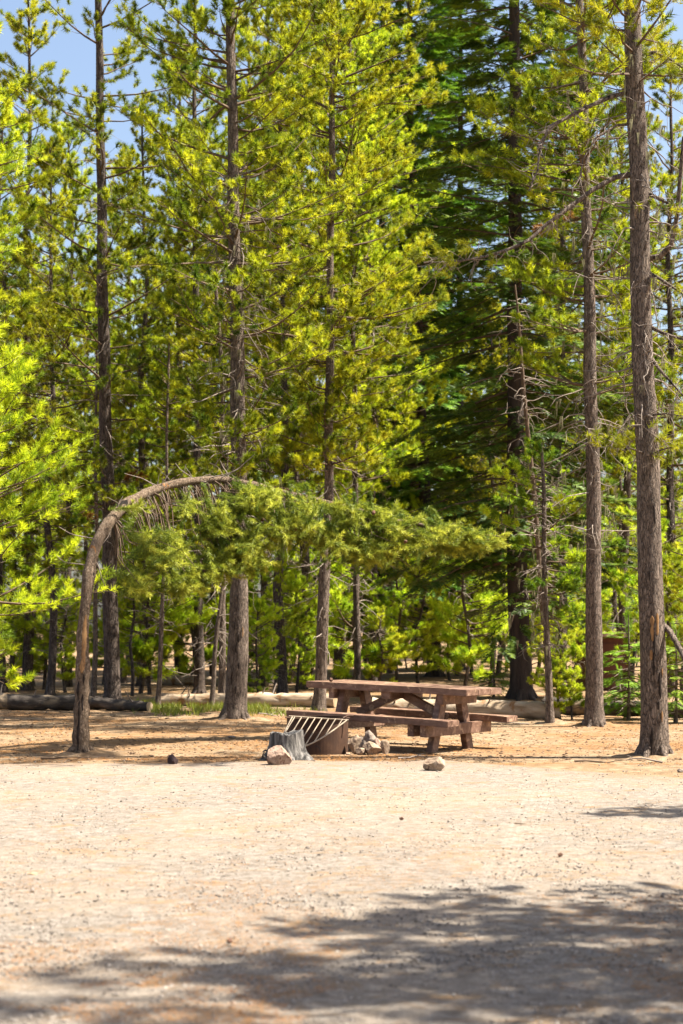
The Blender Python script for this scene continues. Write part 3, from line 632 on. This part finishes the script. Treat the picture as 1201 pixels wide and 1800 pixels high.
top = [(210, 965), (225, 890), (262, 885), (300, 885), (335, 862), (370, 870), (410, 842), (450, 836), (500, 850), (560, 868), (620, 872), (680, 880), (740, 893), (790, 905), (840, 922), (888, 932)]
bot = [(210, 1040), (240, 1052), (270, 1035), (300, 1045), (340, 1042), (375, 1020), (410, 1005), (450, 1010), (480, 985), (520, 958), (560, 965), (600, 985), (650, 1003), (700, 992), (760, 988), (820, 980), (860, 962), (888, 948)]
tx, ty = zip(*top); bx_, by_ = zip(*bot); cr = TM(); pos, dr, sc, ti = [], [], [], []; ends = []
cl = [(240, 1018, 24, 26), (262, 935, 20, 18), (300, 965, 34, 36), (332, 1018, 40, 34), (330, 885, 14, 16), (236, 888, 18, 10), (388, 988, 38, 36), (392, 910, 34, 34), (440, 960, 36, 42), (455, 872, 40, 34), (500, 920, 36, 34), (545, 925, 34, 26),
      (590, 945, 36, 28), (640, 960, 36, 32), (620, 905, 34, 16), (690, 950, 36, 34), (740, 945, 34, 32), (790, 950, 32, 24), (835, 955, 28, 17), (868, 945, 20, 10), (430, 858, 24, 12), (480, 862, 26, 12), (540, 884, 30, 14), (600, 890, 32, 12), (660, 900, 34, 13), (720, 912, 34, 13), (780, 922, 34, 12), (830, 934, 26, 10)]
wts = np.array([c[2] * c[3] for c in cl], float); wts /= wts.sum()
while len(ends) < 1080:
    c = cl[rng.choice(len(cl), p=wts)]; x = c[0] + rng.normal(0, .40) * c[2]; y = c[1] + rng.normal(0, .42) * c[3]
    y += 7
    if not (np.interp(x, tx, ty) < y < np.interp(x, bx_, by_) + 8): continue
    j = int(np.argmin(abs((pp[30:, 0]) * F / 22.5 + (tb.x * F / 22.5 + CX) - (x - 30)))) + 30
    D = pp[j][1] + tb.y + (rng.normal(0, .33) - (.16 if x > 420 else 0)) * (1 if x < 780 else .5); e_ = np.array((P(x, y, D) - tb)[:]); ends.append((e_, j))
for e_, j in ends:
    j2 = max(30, j - random.randint(0, 3)); a0 = pp[j2]; dv = e_ - a0; L = np.linalg.norm(dv)
    m1 = a0 + dv * .5 + np.array([-.05, 0, -.12 * L]); 
    if R(0, 1) < .16: tube(cr, [a0, a0 + dv * .25 + [0, 0, -.03], m1, e_], [.010, .008, .006, .004], 4, 1)
    sd = dv / (L + 1e-6) * .3 + np.array([R(-.25, .8), R(-.75, .45), R(-.45, .65)]); sd /= np.linalg.norm(sd)
    bt = R(-.15, .15)
    for i in range(random.randint(3, 5)):
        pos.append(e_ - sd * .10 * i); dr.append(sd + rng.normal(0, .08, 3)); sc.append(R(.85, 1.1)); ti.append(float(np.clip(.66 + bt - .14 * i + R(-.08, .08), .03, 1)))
for i in range(7):
    q = P(862 + i * 4, 948 - i * 1.5, 23.25) - tb; pos.append(q[:]); dr.append((1, R(-.5, .5), R(-.2, .6))); sc.append(.8); ti.append(.75)
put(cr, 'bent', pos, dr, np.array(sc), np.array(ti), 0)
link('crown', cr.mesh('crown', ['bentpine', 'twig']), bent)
# cones tucked among the needles
cv, cf = ico(2)
def cone_mesh():
    t_ = TM(); v = cv.copy(); v[:, 2] *= 1.35; v *= (1 + .12 * np.sin(v[:, 2:3] * 16 + 4 * np.arctan2(v[:, 1:2], v[:, 0:1])))
    t_.add(v * .026, cf, 0); return t_.mesh('cone', ['cone'])
cm = cone_mesh()
for i in range(34):
    e_, j = ends[rng.integers(len(ends))]
    px_c = (e_[0] + tb.x) * F / (e_[1] + tb.y) + CX
    if px_c < 560 and i % 3: continue
    o = link('pine_cone', cm, bent); o.location = e_ + np.array([R(-.08, .08), -.10 + R(-.1, .1), R(-.03, .08)]); o.rotation_euler = (R(0, 3), R(0, 3), 0)
o = tag(link('pine_cone', cm), 'small pine cone lying on the far end of the tabletop', 'pine cone')
pc = P(582, 1195, 20.9); o.location = (pc.x, pc.y, pc.z); o.rotation_euler = (1.5, .3, 0)

# ------------------------------------------------------------------ individual trees
def gbase(px, py): D = gd(py); return Vector(((px - CX) * D / F, D, -.02)), D
# right hand trunk
b0, D = gbase(1150, 1331)
pts = [(0, 0, 0)] + track([(1148, 1180), (1145, 1000), (1140, 850), (1132, 700), (1127, 500), (1122, 300), (1115, 100), (1112, 0)], D, b0) + [(-.3, .1, 9.5), (-.35, .2, 12.5)]
rB = [.165, .15, .14, .13, .125, .115, .11, .10, .095, .07, .02]
right_pine = tree('tall scarred pine trunk with curled bare branches standing alone beyond the table on the right', pts, rB,
     dict(z0=7.9, z1=12.5, rad=1.7, gap=.3, nb=4, brushk='near', tmean=.6, ts=.9), dict(stubs=95, z0=3.6, z1=8.5, twl=.75, k=22, flare=1.15, lichen=70, scars=[(.22, -1.9, .16, .022, 3), (.62, -1.45, .05, .02, 3), (.85, -1.3, .16, .02, 3), (1.1, -1.75, .14, .018, 3), (1.35, -1.65, .16, .016, 3), (1.5, -1.75, .15, .03, 4), (1.55, -1.35, .13, .02, 4), (1.2, -1.9, .06, .022, 4), (.5, -1.2, .07, .012, 4), (1.0, -1.1, .05, .012, 4), (2.1, -1.8, .10, .012, 3), (2.8, -1.3, .14, .014, 3)]), b0)
tm = TM(); pos, dr, ti = [], [], []
def limb(tr, D0, D1, r0, tuft=0, tw=10, end=.35, r1=None):
    n = len(tr); q = [P(x, y, D0 + (D1 - D0) * i / (n - 1)) - b0 for i, (x, y) in enumerate(tr)]; q = np.array([p[:] for p in q])
    tube(tm, q, np.linspace(r0, r1 or r0 * .25, n), 7, 0, .04)
    for _ in range(tw):
        f = R(.3, .99) * (n - 1); j = int(f); x = q[j] + (q[j + 1] - q[j]) * (f - j)
        c = curl(tm, x, (R(-1, .4), R(-1, 1), R(-1, .5)), R(.15, .5), 8, .006, .55, -.05, 1)
    for _ in range(tuft):
        f = (1 - abs(R(0, 1)) * end) * (n - 1) * .999; j = int(f); x = q[j] + (q[j + 1] - q[j]) * (f - j); off = rng.normal(0, .13, 3); dd = q[-1] - q[-3]
        pos.append(x + off); dr.append(dd / np.linalg.norm(dd) + rng.normal(0, .5, 3) + [0, 0, .2]); ti.append(R(.3, .9))
        if R(0, 1) < .6: tube(tm, [x, x + off], [.005, .003], 3, 1)
limb([(1118, 305), (1080, 312), (1040, 335), (1000, 365), (960, 395), (930, 422), (895, 438), (850, 452), (800, 460), (745, 462)], 19.7, 18.6, .035, 34, 34, .22)
limb([(1116, 160), (1080, 168), (1040, 185), (1000, 205), (965, 225), (950, 260), (945, 300), (930, 335)], 19.7, 19.0, .030, 6, 46, .3)
limb([(1116, 218), (1085, 220), (1050, 240), (1025, 280), (1018, 330)], 19.7, 19.2, .018, 0, 22)
limb([(1118, 100), (1150, 92), (1180, 105), (1215, 130)], 19.7, 19.4, .03, 14, 12, .7)
limb([(1118, 330), (1150, 345), (1180, 360), (1215, 385)], 19.7, 19.3, .03, 10, 12, .7)
limb([(1130, 455), (1160, 452), (1180, 430), (1190, 380), (1197, 300), (1202, 240)], 19.7, 19.3, .040, 0, 12, r1=.02)
limb([(1130, 475), (1160, 490), (1205, 520)], 19.7, 19.4, .03, 4, 8)
limb([(1135, 570), (1165, 585), (1215, 600)], 19.7, 19.3, .03, 0, 10)
limb([(1137, 620), (1160, 650), (1205, 700)], 19.7, 19.2, .03, 6, 10)
limb([(1138, 735), (1120, 728), (1105, 735), (1080, 770), (1072, 800)], 19.6, 19.1, .012, 0, 10)
limb([(1140, 730), (1170, 727), (1205, 732)], 19.6, 19.2, .016, 0, 8)
limb([(1140, 800), (1115, 790), (1085, 780), (1045, 765), (1032, 752)], 19.6, 19.0, .010, 13, 6, .65)
limb([(1142, 800), (1165, 790), (1210, 778)], 19.6, 19.0, .014, 22, 8, .8)
limb([(1162, 1095), (1178, 1110), (1195, 1140), (1210, 1170)], 19.7, 19.2, .035, 0, 3, r1=.03)
put(tm, 'near', pos, dr, rng.uniform(.8, 1.2, len(pos)), np.array(ti), 2)
link('branch', tm.mesh('branch', ['bark', 'dead', 'pine']), right_pine)

def big(label, base, tr, rad, crown=None, trunk=None, topz=None, name='pine_tree', D=None):
    b, D = gbase(*base); pts = [(0, 0, 0)] + track(tr, D, b); zt = topz or (crown['z1'] if crown else pts[-1][2])
    if zt > pts[-1][2]: pts.append((pts[-1][0] * 1.05, .2, zt + .05))
    n = len(pts); return tree(label, pts, list(np.linspace(rad, max(.02, rad * .25), n)), crown, trunk, b, name=name)
big('thick straight pine trunk with dark knots standing just left of the picnic table', (412, 1264), [(420, 1100), (422, 1000), (418, 650), (410, 300), (405, 0)], .185,
    dict(z0=4.1, z1=17.5, rad=2.0, gap=.34, nb=6.4, tmean=.5), dict(stubs=150, z0=2.6, z1=9, twl=1.0, k=18, lichen=130, flare=1.3, scars=[(.5, -1.6, .07, .02, 3), (.9, -1.4, .06, .02, 3), (1.2, -1.7, .09, .022, 3), (1.35, -1.5, .07, .02, 3), (1.55, -1.9, .06, .018, 3), (1.45, -1.1, .09, .012, 4), (2.0, -1.6, .06, .014, 3), (.7, -2.0, .12, .012, 3)]))
big('tall dark pine on the left with its long bare trunk showing through thin foliage', (197, 1241), [(194, 1000), (182, 600), (178, 300), (173, 0)], .165,
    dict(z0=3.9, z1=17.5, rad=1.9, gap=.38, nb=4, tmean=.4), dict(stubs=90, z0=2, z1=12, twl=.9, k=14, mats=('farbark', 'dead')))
big('slim brown pine trunk just left of the scarred right trunk, half in shade', (1044, 1276), [(1044, 950), (1035, 500), (1020, 0)], .14,
    dict(z0=5.2, z1=16, rad=1.8, gap=.32, nb=5.4, tmean=.5), dict(stubs=130, z0=2.8, z1=10, twl=.8, k=14, lichen=120))
big('slim pine trunk rising behind the left end of the picnic table', (560, 1251), [(572, 1000), (578, 850), (582, 400), (585, 100)], .115,
    dict(z0=4.4, z1=17, rad=1.9, gap=.32, nb=6, tmean=.62), dict(stubs=80, z0=1.2, z1=8, k=12))
big('straight thin pine trunk behind the middle of the tabletop with bright crown', (628, 1222), [(627, 1000), (620, 500), (616, 200)], .085,
    dict(z0=4.6, z1=18, rad=2.0, gap=.33, nb=6.2, tmean=.68), dict(stubs=80, z0=1.2, z1=8, k=10))
big('broad grey trunk just behind the slim trunk at the left end of the table', (600, 1204), [(592, 1000), (580, 600), (570, 300), (560, 0)], .19,
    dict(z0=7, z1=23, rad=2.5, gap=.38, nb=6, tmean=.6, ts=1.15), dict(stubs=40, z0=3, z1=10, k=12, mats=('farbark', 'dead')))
big('narrow dark trunk with sunlit edge left of the thick trunk', (350, 1218), [(349, 1000), (345, 600), (342, 300)], .125,
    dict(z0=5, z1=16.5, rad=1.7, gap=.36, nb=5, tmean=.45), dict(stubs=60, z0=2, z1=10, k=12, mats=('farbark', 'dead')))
big('slim trunk close against the left side of the thick trunk', (389, 1240), [(393, 1000), (392, 700), (380, 500)], .075,
    dict(z0=4.5, z1=9.5, rad=1.1, gap=.34, nb=3.6, tmean=.5), dict(stubs=50, z0=1, z1=7, k=10))
big('thin curving trunk leaning up towards the thick trunk', (372, 1243), [(378, 1130), (392, 1040), (398, 950)], .05,
    dict(z0=2.9, z1=5, rad=.8, gap=.3, nb=3.4, tmean=.5), dict(stubs=24, z0=.8, z1=3, k=9))
big('thin leaning trunk between the dark left trunk and the sunlit edged trunk', (277, 1242), [(284, 1100), (290, 1000), (294, 800)], .05,
    dict(z0=2.9, z1=7.2, rad=1.0, gap=.32, nb=3.6, tmean=.5), dict(stubs=36, z0=.8, z1=4, k=9))
big('smooth thin trunk right behind the bent trunk, bowed to the left', (163, 1232), [(167, 1150), (170, 1000), (168, 800)], .065,
    dict(z0=3.4, z1=9, rad=1.0, gap=.32, nb=3.6, tmean=.5), dict(stubs=36, z0=.8, z1=5, k=9))
big('small lopsided pine with drooping dusty branches right of the dark fir trunk', (967, 1271), [(962, 1150), (958, 1000), (955, 850)], .065,
    dict(z0=1.7, z1=4.4, rad=.95, gap=.2, nb=3.4, tmean=.36, ts=.9, droop=.2), dict(stubs=90, z0=1.2, z1=4, k=10, twl=.5, lichen=60))
# a dead leaning spike with bare drooping twigs above that pine
b, D = gbase(968, 1262)
tree('dead bare pine spike with drooping grey twigs between fir and slim brown trunk', [(0, 0, 0)] + track([(950, 1000), (925, 720), (905, 500)], D, b), [.05, .045, .035, .015], None, dict(stubs=110, z0=2.2, z1=7, k=9, twl=.55, mats=('twig', 'dead')), b, name='dead_tree')

# firs
def fir(label, base, tr, rad, z0, z1, cr, seed=0, gap=.36, nb=5, **k):
    nb *= 1.0; gap *= .9
    return big(label, base, tr, rad, dict(kind='fir', z0=z0, z1=z1, rad=cr, gap=gap, nb=nb, mats=('fir', 'twig'), tmean=.45, rust=0, **k), dict(stubs=30, z0=1.5, z1=5, k=16, mats=('firbark', 'dead')), name='fir_tree')
fir('great dark fir with a broad black trunk standing behind the log right of the table', (917, 1231), [(908, 950), (905, 500), (905, 0)], .245, 2.4, 23, 2.7, gap=.34, nb=5.5)
fir('dark fir with black trunk rising above the right half of the picnic table', (765, 1192), [(750, 950), (736, 600), (722, 200)], .24, 2.8, 27, 3.6, gap=.42, nb=5.5, ts=1.4)
fir('dark fir set far back between the two nearer firs', (808, 1180), [(806, 900), (810, 300)], .2, 2.5, 27, 3.4, gap=.5, nb=5, ts=1.6)
fir('dark fir deep behind the slim brown trunk, partly hidden', (985, 1190), [(985, 900), (990, 300)], .2, 2.5, 24, 3., gap=.5, nb=5, ts=1.5)
fir('dark fir behind the bright centre pines left of the other firs', (668, 1184), [(668, 900), (672, 300)], .2, 3, 25, 3., gap=.5, nb=5, ts=1.5)

# young firs at the right
def yfir(label, base, h, cr, name='young_fir'):
    b, D = gbase(*base); p = [(0, 0, 0), (0, 0, h)]
    return tree(label, p, [.03, .008], dict(kind='fir', z0=.25, z1=h, rad=cr, gap=.13, nb=5, mats=('youngfir', 'twig'), brushk='yfir', tmean=.55, rust=0), dict(stubs=14, z0=.1, z1=.8, k=7, twl=.35), b, name=name)
y1 = yfir('bright green young fir just left of the scarred right trunk', (1105, 1262), 1.75, .62)
yfir('bright green young fir at the right edge behind the scarred trunk', (1188, 1268), 1.5, .6)
yfir('short young fir squeezed between slim brown trunk and young bright fir', (1090, 1252), .7, .3)
yfir('dusky small fir sapling behind the left of the dark fir trunk', (868, 1226), .8, .4)

# generic pines, then copies
def proto(name, label, h, z0, rad, r, seed, **k):
    tk = k.pop('trunk', {}); n = 6; g = random.Random(seed)
    pts = [(0, 0, 0)] + [(g.uniform(-.12, .12), g.uniform(-.12, .12), h * i / n) for i in range(1, n)] + [(0, 0, h)]
    return tree(label, pts, list(np.linspace(r, .02, len(pts))), dict(z0=z0, z1=h, rad=rad, **k), dict(stubs=int(30 + h * 8), z0=.8, z1=h * .8, k=10, mats=('farbark', 'dead'), **tk), (0, 0, 0), name=name)
PR = [proto('pine_tree', 'x', 15, 4.0, 1.6, .12, 1, gap=.34, nb=5.4, tmean=.6), proto('pine_tree', 'x', 14, 3.4, 1.8, .11, 2, gap=.34, nb=5.4, tmean=.5),
      proto('pine_tree', 'x', 17, 4.0, 1.95, .15, 3, gap=.38, nb=5.4, tmean=.62), proto('pine_tree', 'x', 12, 3.0, 1.5, .09, 4, gap=.32, nb=5, tmean=.66)]
YP = [proto('young_pine', 'x', 3.4, .5, .95, .045, 5, gap=.22, nb=4.6, tmean=.68, mats=('youngpine_painted_sun', 'twig'), trunk=dict(flare=1.1, twl=.4)), proto('young_pine', 'x', 4.8, .9, 1.1, .055, 6, gap=.28, nb=3.4, tmean=.64, mats=('youngpine_painted_sun', 'twig'), trunk=dict(flare=1.1, twl=.5)),
      proto('young_pine', 'x', 2.2, .3, .75, .03, 7, gap=.2, nb=3.4, tmean=.7, mats=('youngpine_painted_sun', 'twig'), trunk=dict(flare=1.1, twl=.3))]
used = set()
def place(src, px, py, sc, label, group=None, rz=None, tilt=(0, 0), D=None):
    b, D_ = gbase(px, py)
    if D: b = Vector(((px - CX) * D / F, D, -.02))
    if src.name not in used:
        used.add(src.name); o = src; o.location = b; o.rotation_euler = (tilt[0], tilt[1], rz or R(0, 6.28)); o.scale = (sc, sc, sc); o['label'] = label
        if group: o['group'] = group
        return o
    s2 = sc * R(.95, 1.05); return dup(src, b, rz or R(0, 6.28), (s2, s2, sc), label, group, tilt)
# near left pine whose bright crown fills the left edge
b, D = gbase(-70, 1290)
tree('bright yellow green pine crown pushing in from the left edge', [(0, 0, 0), (.05, 0, 3), (0, 0, 5.8)], [.10, .07, .02],
     dict(z0=1.0, z1=5.7, rad=1.75, gap=.17, nb=6.5, brushk='near', tmean=.68, rust=.006), dict(stubs=50, z0=.6, z1=3), b)
b, D = gbase(-150, 1285)
tree('upper yellow green sprays reaching in high at the left edge', [(0, 0, 0), (.05, 0, 4), (0, 0, 10.5)], [.14, .10, .02],
     dict(z0=4.6, z1=10.4, rad=1.55, gap=.3, nb=4, brushk='near', tmean=.68, rust=.004), dict(stubs=30, z0=.6, z1=3), b)
# middle-distance pines, placed where their crowns show
mid = [(0, 48, 1213, 1.15, 'slender dark pine with a thin trunk at the left between edge and tall dark pine'), (1, 88, 1221, .9, 'short pine with knobbly trunk standing behind the dark log on the left'),
       (3, 5, 1216, 1.15, 'pine with sunlit crown rising at the left edge behind the log'), (2, 250, 1205, .92, 'pine behind the arch filling the gap right of the tall dark pine'),
       (1, 318, 1200, 1.25, 'pine just left of the sunlit edged trunk, its crown against the sky gap'), (2, 468, 1202, 1.2, 'tall pine right of the thick trunk with a dark mottled trunk'),
       (0, 497, 1226, 1.0, 'bright crowned pine between the thick trunk and the picnic table'), (1, 530, 1212, 1.15, 'bushy bright pine rising behind the left end of the table'),
       (3, 655, 1208, 1.25, 'pine in front of the dark firs with bright yellow tufts behind the table middle'), (0, 690, 1186, 1.35, 'pine far back between thin centre trunk and dark fir'),
       (3, 864, 1212, .8, 'thin pale trunked pine left of the great dark fir'), (1, 985, 1205, 1.15, 'pine behind the small dusty pine, crown bright above the dead spike'),
       (0, 1100, 1206, 1.1, 'pine between the slim brown trunk and the scarred trunk, behind the brown shed'),
       (1, 1180, 1228, 1.0, 'full green pine behind the scarred trunk at the right edge'),
       (3, 120, 1208, 1.2, 'slim pine between the left edge pines and the bent trunk'), (0, 430, 1190, 1.45, 'far tall pine directly behind the thick trunk'), (1, 225, 1185, 1.25, 'far pine behind the rightmost bow of the bent trunk')]
for s, px, py, sc, lb in mid: place(PR[s], px, py, sc, lb)
# small young pines of the understorey
yng = [(0, 455, 1236, .62, 'small leaning young pine with bright tufts just right of the thick trunk'), (1, 478, 1228, .6, 'spindly young pine with bright tufts between thick trunk and table'), (0, 520, 1224, .8, 'crooked young pine with grey bare twigs left of the tabletop'),
       (2, 665, 1215, .9, 'young pine with round bright tufts behind the middle of the table'), (1, 700, 1212, .8, 'young pine with curved pale stem behind the right half of the table'), (0, 735, 1204, 1.0, 'young pine in front of the black fir trunk'),
       (0, 985, 1262, .52, 'low bright young pine between dusty pine and slim brown trunk'), (2, 1005, 1262, .62, 'tiny young pine touching the slim brown trunk'), (1, 1112, 1232, .85, 'bright young pine behind the young firs on the right'), (0, 1160, 1236, .9, 'bushy young pine half hidden by the scarred trunk'), (1, 1200, 1240, .9, 'bushy young pine at the extreme right edge'),
       (0, 115, 1215, .8, 'bright young pine left of the bent trunk'), (2, 60, 1208, 1.1, 'low young pine behind the dark log at the far left'), (1, 232, 1222, .75, 'young pine behind the arch right of the dark left trunk'), (0, 262, 1200, 1.1, 'young pine in the clearing behind the leaning thin trunk'),
       (1, 320, 1186, 1.3, 'young pine far behind the pale stump'), (2, 545, 1200, 1.6, 'dense young pine behind the left tabletop end'), (0, 590, 1180, 1.5, 'young pine far behind the slim trunk at the table'), (1, 645, 1178, 1.4, 'young pine far behind the thin straight trunk'),
       (2, 790, 1196, 1.5, 'low dark young pine at the foot of the far fir'), (0, 830, 1190, 1.3, 'young pine between the two dark fir trunks'), (2, 890, 1184, 1.8, 'young pine behind the great dark fir trunk'), (1, 940, 1200, 1.0, 'young pine right of the great dark fir trunk')]
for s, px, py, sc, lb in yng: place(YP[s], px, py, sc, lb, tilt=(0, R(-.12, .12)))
# distant forest
ORD = 'first second third fourth fifth sixth seventh eighth ninth tenth eleventh twelfth thirteenth fourteenth fifteenth sixteenth seventeenth eighteenth nineteenth twentieth'.split()
ORD += ['twenty-' + x for x in ORD[:9]] + ['thirtieth'] + ['thirty-' + x for x in ORD[:9]]
far = sorted([(i * 56 - 20 + R(-18, 18), R(60, 98)) for i in range(23)])
for i, (px, D) in enumerate(far):
    place(PR[i % 4], px, 1200, R(.85, 1.1) * (1 + (D - 50) / 130), 'thin distant pine, the %s from the left in the back row of the forest' % ORD[i], 'distant pines of the back row', D=D)
fary = sorted([(i * 32 - 10 + R(-14, 14), R(38, 75)) for i in range(39)])
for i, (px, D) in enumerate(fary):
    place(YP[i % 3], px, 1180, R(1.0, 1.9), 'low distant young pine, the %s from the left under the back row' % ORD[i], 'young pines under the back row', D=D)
# pines just outside the frame, whose shade falls into it
SP = proto('pine_tree', 'open crowned pine beside the road whose shade falls on the near gravel', 12, 3.4, 1.7, .1, 11, gap=.46, nb=3.2, tufts=1.0, tmean=.5)
SP.location = (4.9, 8.7, 0); SP.scale = (1, 1, .68); SP['group'] = 'pines standing outside the view'
G2 = 'pines standing outside the view'
dup(SP, (6.2, 6.8, 0), 2.0, (1, 1, 1.15), 'tallest open crowned pine beside the road', G2); dup(SP, (4.1, 8.2, 0), 5.0, (.7, .7, .62), 'lowest open crowned pine beside the road', G2)
dup(PR[1], (4.3, 6.9, 0), 4.1, (.8, .8, .56), 'dense pine closest to the road edge', G2)
for s, X, Y, sc, lb in [(3, 5.85, 13.5, .55, 'small pine beside the road casting a patch at the right edge'),
                        (1, -6.3, 26, 1., 'pine left of the frame beyond the bright crown')]:
    dup(PR[s], (X, Y, 0), R(0, 6), (sc, sc, sc), lb, 'pines standing outside the view')

# brown shed glimpsed between the right trunks
b, D = gbase(1072, 1216); sh = thing('shed', 'small brown wooden shed with pale roof edge glimpsed between the right trunks', 'shed', (b.x, b.y + .8, 0), .15)
def sbox(name, c, s, mat): bm = bmesh.new(); box_bm(bm, c, s, None, .003, 2); return bobj(name, bm, mat, sh)
sbox('wall', (0, 0, .65), (1.05, 1.4, 1.3), 'shed'); sbox('roof', (0, 0, 1.345), (1.3, 1.7, .08), 'shedroof'); sbox('door', (-.1, -.715, .6), (.55, .03, 1.1), 'shed'); sbox('trim_board', (0, -.712, .97), (1.06, .03, .05), 'shedroof')

# fallen branches and cones on the ground
def stick(label, px, py, L, an, seed, mat='dead', r_=.012):
    b = P(px, py, gd(py)); b.z = .02; o = thing('fallen_branch', label, 'branch', b, an); tm = TM(); random.seed(seed)
    q = curl(tm, (0, 0, 0), (1, 0, .02), L, 7, r_, .16, 0, 0)
    link('stem', tm.mesh('stem', [mat]), o)
    for i in (2, 3, 5):
        t = TM(); curl(t, q[i], (.6, random.choice((-1, 1)) * .8, .25), L * .28, 5, r_ * .5, .25, -.03, 0); link('side_twig', t.mesh('side_twig', [mat]), o)
stick('thin dark branch lying on the dirt left of the scarred trunk base', 1010, 1341, .9, .1, 1, 'twig')
stick('pale curved branch lying against the foot of the scarred trunk', 1165, 1343, .45, 2.6, 2)
stick('dark twig lying left of the foot of the bent trunk', 72, 1336, .55, .1, 3, 'twig')
stick('small twig on the dirt between rock pile and lone pale boulder', 700, 1336, .35, .3, 4)
stick('branch lying in the shade behind the thick trunk', 455, 1256, .8, .4, 5)
stick('broken branch on the dirt behind the right end of the table', 930, 1275, .7, 2.9, 6)
stick('short twig alone on the pale gravel at the middle right', 905, 1452, .16, .5, 7, 'twig', .005)
for lb, px, py in (('dark pine cone on the gravel in the lower middle shade edge', 404, 1667), ('pine cone lying alone on the gravel below the lone pale boulder', 706, 1447), ('small pine cone on the gravel near the right hand shade', 985, 1512)):
    b = P(px, py, gd(py)); o = tag(link('pine_cone', cm), lb, 'pine cone'); o.location = (b.x, b.y, .035); o.rotation_euler = (1.5, 0, R(0, 3)); o.scale = (.5, .5, .5)
